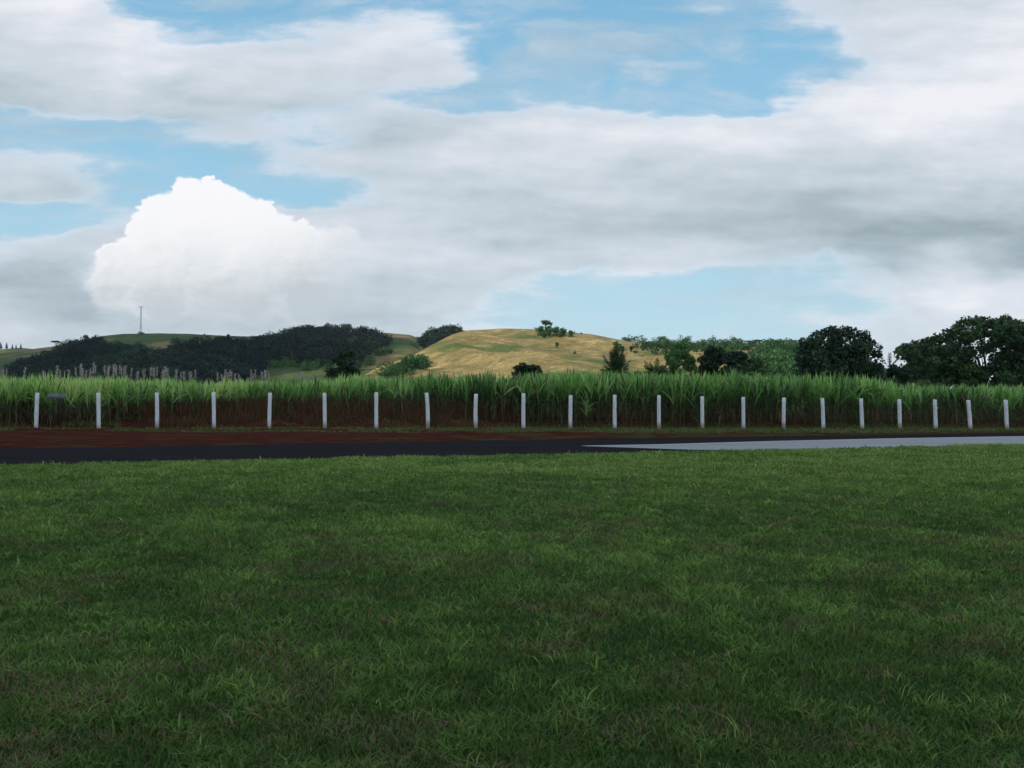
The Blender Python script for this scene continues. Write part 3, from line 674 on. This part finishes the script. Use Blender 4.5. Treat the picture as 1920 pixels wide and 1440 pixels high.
def tree(name, px, D, label, clumps, n_leaf, size, m, seed, trunk_r=.3, trunk_h=None, base_z=0.0, group=None, cat='tree', shell=.55, limbs=10):
    """clumps given as (dx_px, top-relative y px, half width px, half height px, depth m) in photo pixels at distance D"""
    k = D / F; g = ray(px, 740); base = Vector((g.x / g.y * D, D, base_z)); r = random.Random(seed)
    C = []; Rr = []
    for (cx, cy, rx, ry, dep) in clumps:
        p = P(cx, cy, D + dep) - base; C.append((p.x, p.y, p.z)); Rr.append((rx * k, max(rx * k * .8, .2), ry * k))
    root = empty(name, base); tag(root, label, cat, group)
    V, Q, T = leaf_cloud(C, Rr, n_leaf, size, seed, shell)
    mesh('crown', V, [(4, Q)], m, tint=T, parent=root)
    hz = trunk_h if trunk_h else max(.6, min(c[2] for c in C))
    tips = [Vector(c) for c in r.sample(C, min(limbs, len(C)))]
    limb_mesh(hz, trunk_r, tips, seed).build('trunk', M_BARK, root, smooth=True)
    return root
def dome(cx, cy_top, cy_bot, hw, n_, seed, rs=.28, prof=None, depth=.6, D=100):
    """random clumps filling a dome outline (photo px)"""
    r = random.Random(seed); out = []; hgt = cy_bot - cy_top; k = D / F
    for i in range(n_):
        a = r.uniform(-1, 1); v = r.uniform(0, 1) ** .8
        lim = math.sqrt(max(0, 1 - (1 - v) ** 2)) if prof is None else prof(v)
        rr = hw * rs * r.uniform(.65, 1.2)
        x = cx + a * max(0, (hw * lim - rr * .75)); y = cy_top + rr * .75 + v * (hgt - rr)
        out.append((x, y, rr, rr * r.uniform(.65, .9), r.uniform(-1, 1) * hw * k * depth * lim))
    return out
def dome_edge(cx, cy_top, cy_bot, hw, n_, seed, rs, D=100, k0=.0):
    r = random.Random(seed); out = []
    for i in range(n_):
        th = math.pi * (i + .5) / n_; x = cx + math.cos(th) * hw * (.93 - rs * .5) + r.uniform(-1, 1) * hw * .05
        y = cy_bot - math.sin(th) ** .75 * (cy_bot - cy_top) * (1 - rs * .35) + r.uniform(-.5, 1) * 4
        rr = hw * rs * r.uniform(.6, 1.15); out.append((x, y + rr * .2, rr, rr * .8, r.uniform(-.4, .4) * hw * D / F))
    return out
# A: bushy conical tree
cl = dome(645, 655, 722, 37, 26, 1, .30, lambda v: .28 + .72 * min(1, v * 1.25), D=92) + [(628, 672, 8, 7, 0), (655, 662, 9, 8, 0)]
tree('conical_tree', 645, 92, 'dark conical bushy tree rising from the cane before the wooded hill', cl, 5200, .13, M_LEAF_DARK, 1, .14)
# B: low dome
cl = dome(989, 682, 716, 34, 20, 2, .30, D=125) + dome_edge(989, 682, 716, 33, 9, 3, .25, 125)
tree('dome_tree', 989, 125, 'low dome shaped dark tree in front of the dry tan hill', cl, 4200, .17, M_LEAF_DARK, 2, .16)
# twin dark trees
cl = dome(1340, 648, 720, 33, 46, 4, .34, D=130) + dome_edge(1340, 648, 700, 31, 9, 5, .3, 130)
tree('dark_tree', 1340, 130, 'taller left one of two touching dark trees right of the feathery tree', cl, 11000, .17, M_LEAF_DARK, 4, .2)
cl = dome(1385, 655, 722, 33, 44, 6, .34, D=126) + dome_edge(1385, 655, 705, 32, 8, 7, .3, 126)
tree('dark_tree', 1385, 126, 'lower right one of two touching dark trees, beside a pale palm', cl, 10500, .17, M_LEAF_DARK, 6, .2)
# big round tree
cl = dome(1575, 616, 722, 88, 60, 8, .22, D=140) + dome_edge(1575, 614, 700, 88, 20, 9, .19, 140) + [(1508, 642, 12, 10, 0), (1560, 622, 16, 11, 0), (1592, 620, 13, 10, 0), (1620, 628, 14, 11, 0)]
cl = [c for c in cl if not (math.hypot(c[0] - 1592, c[1] - 641) < 12)]
tree('round_tree', 1575, 140, 'big round dark green tree standing alone behind the cane', cl, 15000, .22, M_LEAF_DARK, 8, .5, limbs=16)
# shrub between the round tree and the spreading tree
cl = dome(1684, 676, 722, 30, 16, 10, .34, D=145)
tree('shrub', 1684, 145, 'low dark shrub between the round tree and the spreading tree', cl, 3600, .18, M_LEAF_DARK, 10, .1, cat='shrub')
# huge spreading tree with see-through gap
def sp_top(x): return np.interp(x, [1684, 1700, 1735, 1770, 1795, 1812, 1850, 1890, 1920, 1960, 2000, 2025], [655, 640, 632, 621, 604, 592, 594, 590, 600, 612, 640, 680])
rr_ = random.Random(21); cl = []
for i in range(46):
    x = 1690 + i * 7.3; cl.append((x, sp_top(x) + 9 + rr_.uniform(-1, 5), rr_.uniform(9, 15), rr_.uniform(7, 11), rr_.uniform(-6, 6)))
for i in range(430):
    x = rr_.uniform(1692, 2015); yt = sp_top(x) + 14; y = yt + (728 - yt) * rr_.uniform(0, 1) ** .85
    if math.hypot((x - 1840) / 1.3, y - 680) < 16: continue
    if x < 1716 and 668 < y < 690: continue
    if math.hypot(x - 1833, y - 615) < 3: continue
    cl.append((x, y, rr_.uniform(11, 19), rr_.uniform(8, 14), rr_.uniform(-9, 9)))
for i in range(26): cl.append((1700 + i * 12.5, rr_.uniform(708, 720), 13, 9, rr_.uniform(-5, 5)))
kt = tree('spreading_tree', 1850, 155, 'huge spreading tree at the right edge with sky showing through its limbs', cl, 60000, .26, M_LEAF_BIG, 22, .55, trunk_h=3.2, limbs=14)
mb = MB(); rb = random.Random(5); bs = kt.location
for (x0, y0, x1, y1) in ((1842, 706, 1822, 662), (1845, 706, 1838, 655), (1850, 706, 1862, 660), (1836, 700, 1812, 672), (1840, 690, 1850, 665), (1830, 685, 1826, 664), (1856, 690, 1868, 672), (1838, 695, 1846, 676)):
    a = P(x0, y0, 155) - bs; b_ = P(x1, y1, 155) - bs; mb.tube([tuple(a), tuple(a.lerp(b_, .5) + Vector((rb.uniform(-.2, .2), 0, 0))), tuple(b_)], [.11, .07, .035], 5)
mb.build('branches', M_BARK, kt, smooth=True)

# palms
def palm(name, px, y_top, y_bot, D, hw, nf, label, seed, up=.5, tr=.16, leafw=.5, m=M_PALM, trunk=True, group=None):
    k = D / F; g = ray(px, 740); base = Vector((g.x / g.y * D, D, 0)); ztop = P(px, y_top, D).z; hub = P(px, y_bot, D).z
    root = empty(name, base); tag(root, label, 'palm', group); r = np.random.default_rng(seed); out = []
    L = hw * k
    for i in range(nf):
        a = r.uniform(0, 2 * np.pi); tilt = r.uniform(.05, 1.0) ** up * 1.25; Lf = (ztop - hub) * (1.05 - .25 * tilt) if tilt < .6 else L * r.uniform(.9, 1.2)
        Lf = max(Lf, .8); dr = Lf * tilt * r.uniform(.25, .7)
        n_ = 44; s = np.linspace(.12, 1, n_); d = np.array([math.cos(a) * math.sin(tilt), math.sin(a) * math.sin(tilt), math.cos(tilt)])
        p = np.array([0, 0, hub]) + d * (Lf * s)[:, None]; p[:, 2] -= dr * s * s
        tan = d[None, :] * Lf - np.array([0, 0, 1.]) * (2 * dr * s)[:, None]; tan /= np.linalg.norm(tan, axis=1, keepdims=True)
        sv = np.cross(tan, np.array([0, 0, 1.]) + d * .3); sv /= np.maximum(np.linalg.norm(sv, axis=1, keepdims=True), 1e-3)
        for sg_ in (-1, 1):
            ld = sv * sg_ * .8 + tan * .65 + r.normal(0, .12, (n_, 3)); ld[:, 2] -= .25
            ll = leafw * np.sin(np.pi * np.clip(s, .08, .97)) ** .6 * Lf * .28
            ribbon(p, ld, ll, ll * .35, np.full(n_, .055 + .02 * D / 120), 2, np.clip(r.normal(.5, .2, n_), 0, 1), out)
        rb_ = p[::6]
        ribbon(np.array([[0, 0, hub]]), d[None, :], np.array([Lf * .98]), np.array([dr]), np.array([.09]), 5, np.array([.6]), out)
    V, Q, T = join(out); mesh('crown', V, [(4, Q)], m, tint=T, parent=root)
    MB().tube([(0, 0, -.2), (.05, 0, hub * .5), (0, 0, hub + .1)], [tr * 1.3, tr, tr * .9], 8).build('trunk', M_BARK, root, smooth=True)
palm('upright_palm', 1153, 648, 705, 112, 36, 50, 'dark palm with upright fronds, alone in front of the tan slope', 31, up=1.35, leafw=.95, m=leaf_mat('dark_fronds', [(0, (.016, .038, .016)), (1, (.055, .11, .032))], .15))
palm('low_palm', 1232, 666, 706, 112, 40, 34, 'small low palm with arching fronds left of the feathery tree', 32, up=.7, leafw=.8)
palm('pale_palm', 1416, 660, 700, 118, 38, 34, 'pale green palm between the dark trees and the bright wood', 33, up=.8, leafw=.8)
palm('thin_palm', 1668, 655, 692, 150, 22, 9, 'thin palm peeping out beside the big round tree', 34, up=.7, leafw=.5)
palm('palm', 1262, 674, 708, 120, 30, 26, 'small yellowish palm below the feathery tree', 35, up=.6, leafw=.8)
cl = dome(1276, 637, 722, 33, 60, 12, .27, lambda v: .5 + .5 * math.sin(min(1, v * 1.1) * math.pi * .75), D=128)
tree('feathery_tree', 1276, 128, 'light green feathery tree left of the two dark trees', cl, 11000, .16, leaf_mat('feathery_leaves', [(0, (.05, .10, .035)), (.5, (.12, .24, .07)), (1, (.22, .36, .12))], .4), 12, .14, shell=.3)
for i, (x, yt, hw, D, m, lb) in enumerate([(1195, 694, 20, 100, M_LEAF_MID, 'low green bush at the cane top right of the upright palm'), (1305, 688, 18, 118, M_LEAF_MID, 'leafy green bush at the foot of the feathery tree'),
     (738, 702, 14, 80, M_LEAF_MID, 'small shrub poking above the cane at the foot of the tan hill'), (203, 702, 16, 60, M_LEAF_MID, 'olive bush rising among the plumes above the second post'),
     (1060, 703, 18, 90, M_LEAF_DARK, 'low dark bush right of the dome shaped tree'), (1735, 706, 26, 100, M_LEAF_MID, 'green bush left of the plumes under the spreading tree'), (1680, 705, 14, 90, M_LEAF_MID, 'pale leafy bush above the cane below the thin palm')]):
    cl = dome(x, yt, 735, hw, 9, 60 + i, .45, D=D); tree('bush', x, D, lb, cl, 1300, .10 * D / 90, m, 60 + i, .05, cat='bush', limbs=4)

# ---- far trees: prototypes then copies
def proto(name, hgt, hw, seed, m, n_leaf=420, leaf=.7, kind='round'):
    r = random.Random(seed); C = []; Rr = []
    if kind == 'round':
        for i in range(9):
            a = r.uniform(0, 6.28); q = r.uniform(0, .6) * hw; C.append((math.cos(a) * q, math.sin(a) * q, hgt * r.uniform(.15, .82))); s = hw * r.uniform(.4, .65); Rr.append((s, s, s * .8))
    elif kind == 'umbrella':
        for i in range(8):
            a = r.uniform(0, 6.28); q = r.uniform(.1, .8) * hw; C.append((math.cos(a) * q, math.sin(a) * q, hgt * r.uniform(.72, .9))); s = hw * r.uniform(.3, .45); Rr.append((s, s, s * .45))
    else:
        for i in range(8):
            v = i / 7; s = hw * (1 - v * .75); C.append((r.uniform(-.1, .1) * hw, 0, hgt * (.25 + .7 * v))); Rr.append((s, s, hgt * .11))
    V, Q, T = leaf_cloud(C, Rr, n_leaf, leaf, seed, .35)
    root = empty(name, (0, 0, 0)); cr = mesh('crown', V, [(4, Q)], m, tint=T, parent=root)
    MB().tube([(0, 0, -1), (0, 0, hgt * .3), (.1, 0, hgt * .75)], [.45, .32, .15], 6).build('trunk', M_BARK, root)
    return root
def place(p, first, loc, sc, rz, label, group, cat='tree'):
    if first not in used: o = p; used.add(first)
    else:
        o = p.copy(); COL.objects.link(o)
        for ch in [c for c in kids[first]]:
            c2 = ch.copy(); COL.objects.link(c2); c2.parent = o
    o.location = loc; o.scale = (sc, sc, sc); o.rotation_euler = (0, 0, rz); tag(o, label, cat, group); return o
used = set(); kids = {}; PR = {}
for key, a in {'dark': ('hill_tree', 9, 5, 1, M_FAR_DARK), 'dark2': ('hill_tree', 10, 4.2, 2, M_FAR_DARK), 'green': ('hill_tree', 8, 4.6, 3, M_FAR_GREEN), 'green2': ('hill_tree', 7, 3.6, 4, M_FAR_GREEN)}.items(): PR[key] = proto(*a)
PR['umb'] = proto('umbrella_tree', 11, 7, 5, M_FAR_GREEN, kind='umbrella'); PR['umbd'] = proto('umbrella_tree', 11, 7, 6, M_FAR_DARK, kind='umbrella')
PR['pine'] = proto('pine_tree', 14, 3.0, 7, M_FAR_DARK, kind='pine', leaf=.6)
for k, v in PR.items(): kids[k] = [c for c in v.children]
for k, v in list(PR.items()): kids[k] = [o for o in COL.objects if o.parent == v]
def on_ridge(rg, px, py, prefer=None):    # surface point of a ridge seen at a pixel
    t = np.linspace(.02, 1.0, 300); p = rg.pt(np.full(300, px), t); x, y = to_px_n(p); i = int(np.argmin(np.abs(y - py))); return Vector(p[i])
rr = random.Random(77)
SP = [ # px, base py, height px, proto, label
 (105, 654, 16, 'umbd', 'lone umbrella topped tree on the left skyline, left of the mast'), (162, 640, 13, 'dark', 'dark round tree where the left skyline steps up to the mast'),
 (178, 640, 10, 'dark2', 'dark tree just right of the skyline step left of the mast'), (427, 635, 9, 'dark', 'small dark tree on the left hill crest above the fourth post'),
 (555, 627, 15, 'dark', 'leftmost tall tree on the wooded hump'), (600, 624, 15, 'dark2', 'highest tree in the middle of the wooded hump skyline'), (632, 625, 14, 'dark', 'rounded tree right of the highest one on the wooded hump'),
 (578, 625, 12, 'dark2', 'smaller tree between the two tallest on the wooded hump'), (662, 626, 10, 'dark', 'skyline tree on the right slope of the wooded hump')]
for px_, py_, hp, k, lb in SP:
    loc = on_ridge(left_hill, px_, py_); hm = {'umbd': 11, 'dark': 9, 'dark2': 10}[k]; s = hp / F * loc.y / hm
    place(PR[k], k, loc, s, rr.uniform(0, 6), lb, None)
pins = ['leftmost of the tiny pines at the far left skyline', 'second of the tiny pines from the left edge', 'third of the tiny pines from the left edge', 'fourth of the tiny pines, closest to the lone umbrella tree', 'fifth tiny pine, rightmost on the far left skyline']
for (px_, hp), lb in zip([(1, 15), (12, 14), (23, 11), (30, 10), (39, 12)], pins):
    loc = on_ridge(back_hill, px_, 656); place(PR['pine'], 'pine', loc, hp / F * loc.y / 14, rr.uniform(0, 6), lb, 'pines on the far left skyline')
HT = [(1022, 625, 25, 'umb', 'tallest leafy tree of the clump on the tan hill crest'), (1014, 630, 19, 'green', 'left low tree of the clump on the tan hill crest'), (1030, 631, 22, 'green2', 'second tree of the tan hill crest clump'),
      (1043, 631, 19, 'green', 'middle tree of the tan hill crest clump'), (1055, 631, 17, 'green2', 'fourth tree of the tan hill crest clump'), (1070, 632, 13, 'green', 'rightmost tree of the tan hill crest clump'),
      (1020, 634, 12, 'green2', 'low bush at the foot of the tallest tree on the tan hill'), (1050, 633, 10, 'green', 'low bush joining the middle of the tan hill crest clump'),
      (1044, 651, 10, 'green', 'lone bush on the tan slope below the crest clump'), (1090, 627, 4, 'green2', 'tiny lone bush on the right shoulder of the tan hill'), (1078, 664, 6, 'green', 'small green bush midway down the tan slope')]
for px_, py_, hp, k, lb in HT:
    loc = on_ridge(tan_hill, px_, py_); hm = {'umb': 11, 'green': 8, 'green2': 7}[k]; place(PR[k], k, loc, hp / F * loc.y / hm, rr.uniform(0, 6), lb, 'trees on the tan hill')
# trees dotted along the right ridge
for i in range(64):
    px_ = rr.uniform(1150, 1500); py_ = rr.triangular(642, 672, 647) + (px_ - 1150) * .012
    k = rr.choice(['green', 'green2', 'green', 'green', 'umb', 'dark2']); rg = far_ridge if py_ < 652 else tan_hill
    loc = on_ridge(rg, px_, py_); hm = {'umb': 11, 'green': 8, 'green2': 7, 'dark2': 10}[k]
    place(PR[k], k, loc, rr.uniform(6, 14) / F * loc.y / hm, rr.uniform(0, 6), 'small tree dotted along the low ridge on the right', 'small trees along the right ridge')
for px_, hp, lb in ((1177, 12, 'dark rounded tree at the left end of the right ridge skyline'), (1404, 12, 'small dark tree left of the umbrella tree on the right ridge'), (1423, 14, 'broad umbrella tree on the right ridge skyline'), (1334, 10, 'flat dark tree on the right ridge above the twin dark trees')):
    loc = on_ridge(far_ridge, px_, 650); place(PR['umbd'], 'umbd', loc, hp / F * loc.y / 11, rr.uniform(0, 6), lb, None)

def inside(poly, x, y):
    c = np.zeros(len(x), bool); n_ = len(poly); j = n_ - 1
    for i in range(n_):
        xi, yi = poly[i]; xj, yj = poly[j]
        c ^= ((yi > y) != (yj > y)) & (x < (xj - xi) * (y - yi) / (yj - yi + 1e-9) + xi); j = i
    return c
def forest(name, rg, poly, N, hgt, rad, m, seed, label, lift=7, per=70, leaf=1.0, tmin=0.02):
    r = np.random.default_rng(seed); x0 = min(p[0] for p in poly); x1 = max(p[0] for p in poly)
    px = r.uniform(x0, x1, N * 6); t = r.uniform(tmin, 1.0, N * 6) ; p = rg.pt(px, t); x, y = to_px_n(p)
    k = inside(poly, x, y - lift); p = p[k][:N]
    print(name, len(p)); hs = r.uniform(.7, 1.25, len(p)); C = []; Rr = []
    for q, h_ in zip(p, hs):
        for _ in range(3):
            o_ = r.normal(0, rad * .35, 2); s = rad * r.uniform(.5, .85) * h_; C.append((q[0] + o_[0], q[1] + o_[1], q[2] + hgt * h_ * r.uniform(.3, .8))); Rr.append((s, s, s * .8))
    tc = np.clip(np.repeat(r.beta(1.1, 1.6, len(p)) + (fbm(p[:, 0] / 70, p[:, 1] / 160, 3, seed) - .5) * 1.3, 3) + r.normal(0, .08, len(C)), 0, 1); V, Q, T = leaf_cloud(C, Rr, len(p) * per, leaf, seed, .6, tint_c=tc)
    o = mesh(name, V, [(4, Q)], m, tint=T); tag(o, label, kind='stuff')
polyL = [(12, 712), (20, 684), (60, 672), (95, 658), (105, 652), (150, 638), (165, 632), (188, 634), (205, 643), (250, 647), (300, 655), (318, 650), (325, 639), (380, 637), (450, 637), (490, 636), (515, 630), (545, 620), (560, 616), (600, 614), (650, 615), (695, 620), (728, 629), (722, 642), (692, 656), (680, 672), (668, 684), (600, 675), (560, 677), (530, 668), (505, 672), (492, 692), (440, 712)]
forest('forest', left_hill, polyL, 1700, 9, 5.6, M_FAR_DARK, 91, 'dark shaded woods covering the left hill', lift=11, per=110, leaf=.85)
polyL2 = [(505, 676), (560, 680), (640, 684), (676, 676), (700, 662), (730, 650), (735, 655), (700, 680), (660, 700), (500, 690)]
forest('scrub', left_hill, polyL2, 130, 5, 4, M_FAR_GREEN, 92, 'green scrub below the dark woods beside the tan hill', lift=3, per=60, leaf=.9)
polyW = [(788, 640), (800, 628), (830, 618), (850, 616), (872, 621), (850, 634), (830, 645), (800, 656)]
back_slope = Ridge([(700, 700), (770, 650), (790, 636), (830, 622), (850, 619), (880, 620), (920, 635), (1000, 680)], [(700, 1000), (1000, 1000)], [(700, 800), (1000, 800)], sh1, 5, .01, 27, 700, 1000)
o = back_slope.build('slope', M_GHILL, nx=90, nt=30); tag(o, 'wooded back slope behind the left shoulder of the tan hill', kind='structure')
forest('woodland', back_slope, polyW, 150, 9, 5, M_FAR_DARK, 93, 'dark wedge of woods behind the left shoulder of the tan hill', lift=9, per=80, leaf=.9)
polyG = [(1405, 720), (1398, 690), (1420, 668), (1440, 652), (1462, 646), (1490, 644), (1510, 646), (1600, 660), (1740, 690), (1740, 720)]
forest('wood', tan_hill, polyG, 1100, 8, 5, M_FAR_GREEN, 94, 'bright sunlit green wood left of the big round tree', lift=5, per=110, leaf=.75)
polyS = [(730, 700), (760, 688), (790, 676), (800, 684), (785, 696), (760, 706), (720, 708)]
forest('thicket', tan_hill, polyS, 70, 6, 4, M_FAR_GREEN, 95, 'green thicket in the gully at the foot of the tan hill', lift=4, per=90, leaf=.6)
polyR = [(1150, 648), (1230, 645), (1400, 650), (1400, 664), (1250, 660), (1190, 668), (1150, 655)]
forest('ridge_wood', far_ridge, [(1160, 652), (1160, 640), (1190, 634), (1500, 640), (1600, 652), (1600, 670), (1160, 660)], 200, 8, 5, M_FAR_GREEN, 97, 'green bushes along the skyline of the right ridge', lift=2, per=70, leaf=.9)
forest('bushes', tan_hill, polyR, 100, 4, 3.5, M_FAR_GREEN, 96, 'green bush cover low on the right ridge', lift=3, per=70, leaf=.8)

# ------------------------------------------------------------------ radio mast
loc = on_ridge(left_hill, 264, 627); k = loc.y / F; hm = (627 - 575) * k
ms = empty('radio_mast', loc); tag(ms, 'tall thin lattice radio mast on the crest of the left hill', 'mast')
mb = MB(); wb = .85
for (sx, sy) in ((-1, -1), (1, -1), (0, 1)):
    mb.tube([(sx * wb, sy * wb, -1), (sx * wb * .6, sy * wb * .6, hm)], [.16, .12], 5)
n_b = 14
for i in range(n_b):
    z0 = hm * i / n_b; z1 = hm * (i + 1) / n_b; s0 = wb * (1 - .4 * i / n_b); s1 = wb * (1 - .4 * (i + 1) / n_b)
    pts0 = [(-s0, -s0, z0), (s0, -s0, z0), (0, s0, z0)]; pts1 = [(-s1, -s1, z1), (s1, -s1, z1), (0, s1, z1)]
    for j in range(3): mb.tube([pts0[j], pts1[(j + 1) % 3]], [.06, .06], 4); mb.tube([pts1[j], pts1[(j + 1) % 3]], [.05, .05], 4)
mb.build('lattice_tower', M_STEEL, ms)
MB().tube([(-2.4, 0, hm - .3), (2.4, 0, hm - .3)], [.2, .2], 5).tube([(-2.3, 0, hm - .3), (-2.3, 0, hm + .8)], [.14, .1], 5).tube([(2.3, 0, hm - .3), (2.3, 0, hm + .8)], [.14, .1], 5).build('antenna', M_STEEL, ms)
for (sx, sy) in ((-1, .2), (1, .2), (.1, -1)):
    MB().tube([(0, 0, hm * .85), (sx * 11, sy * 11, -.5)], [.035, .035], 4).build('guy_wire', M_STEEL, ms)
cl = dome(264, 620, 634, 12, 6, 90, .45, D=loc.y)
tree('bush', 264, loc.y, 'dark bush around the foot of the radio mast', cl, 500, .5, M_FAR_DARK, 90, .2, base_z=loc.z - 2, cat='bush', limbs=3)

# ------------------------------------------------------------------ unseen cloud added to shade the foreground (behind the camera, towards the sun)
CZ = 620.0; offv = Vector((sun_dir.x, sun_dir.y, 0)) / math.tan(SUN_EL) / math.cos(SUN_EL) * math.cos(SUN_EL)
hl = math.hypot(sun_dir.x, sun_dir.y); offv = Vector((sun_dir.x / hl, sun_dir.y / hl, 0)) * (CZ / math.tan(SUN_EL))
rc = random.Random(3); Vs = []; Qs = []; ico = None
def lump(c, rx, ry, rz):
    nu, nv_ = 18, 11; th = np.linspace(0, 2 * np.pi, nu); ph = np.linspace(-np.pi / 2, np.pi / 2, nv_); A, B_ = np.meshgrid(th, ph, indexing='ij')
    x = np.cos(A) * np.cos(B_); y = np.sin(A) * np.cos(B_); z = np.sin(B_); q = 1 + (fbm(A * 1.5 + c[0], B_ * 2 + c[1], 3, 2) - .5) * .25; q[-1] = q[0]
    V = np.stack([c[0] + x * rx * q, c[1] + y * ry * q, c[2] + np.where(z < 0, z * .5, z) * rz * q], -1).reshape(-1, 3)
    off_ = sum(len(v) for v in Vs); Vs.append(V); Qs.append(grid_faces(nu, nv_, off_))
def shaded(X, Y):  # ground area that the added cloud is laid out to shade
    if Y < 300: return -330 < X < 200 and Y > -260
    if Y < 410 and -70 < X < 90: return True
    return (X < -.125 * Y + 30 if Y > 830 else X < -.145 * Y - 60) and X > -.75 * Y - 60 and Y < 1500
stp = 78
for i in range(-16, 8):
    for j in range(-4, 22):
        X = i * stp + (j % 2) * stp / 2; Y = j * stp
        if not shaded(X, Y): continue
        s = rc.uniform(62, 84); lump((X + offv.x + rc.uniform(-8, 8), Y + offv.y + rc.uniform(-8, 8), CZ + rc.uniform(-12, 12)), s, s, s * rc.uniform(.5, .9))
o = mesh('cloud', np.concatenate(Vs), [(4, np.concatenate(Qs))], M_SHADE_CLOUD, smooth=True); tag(o, 'unseen cloud added between the sun and the airstrip to cast shade', kind='structure')

# ------------------------------------------------------------------ thin humid air over the whole place
def haze_mat():
    m = bpy.data.materials.new('humid_air'); m.use_nodes = True; t = m.node_tree; t.nodes.clear()
    out = t.nodes.new('ShaderNodeOutputMaterial'); v = t.nodes.new('ShaderNodeVolumePrincipled')
    v.inputs['Color'].default_value = (.78, .88, 1, 1); v.inputs['Density'].default_value = 3.3e-5; v.inputs['Anisotropy'].default_value = 0.0
    t.links.new(v.outputs[0], out.inputs['Volume']); return m
hz = MB().box(-2700, 2700, -1300, 3500, -12, 150).build('haze', haze_mat()); tag(hz, 'thin blue humid air over the field and hills', kind='stuff')
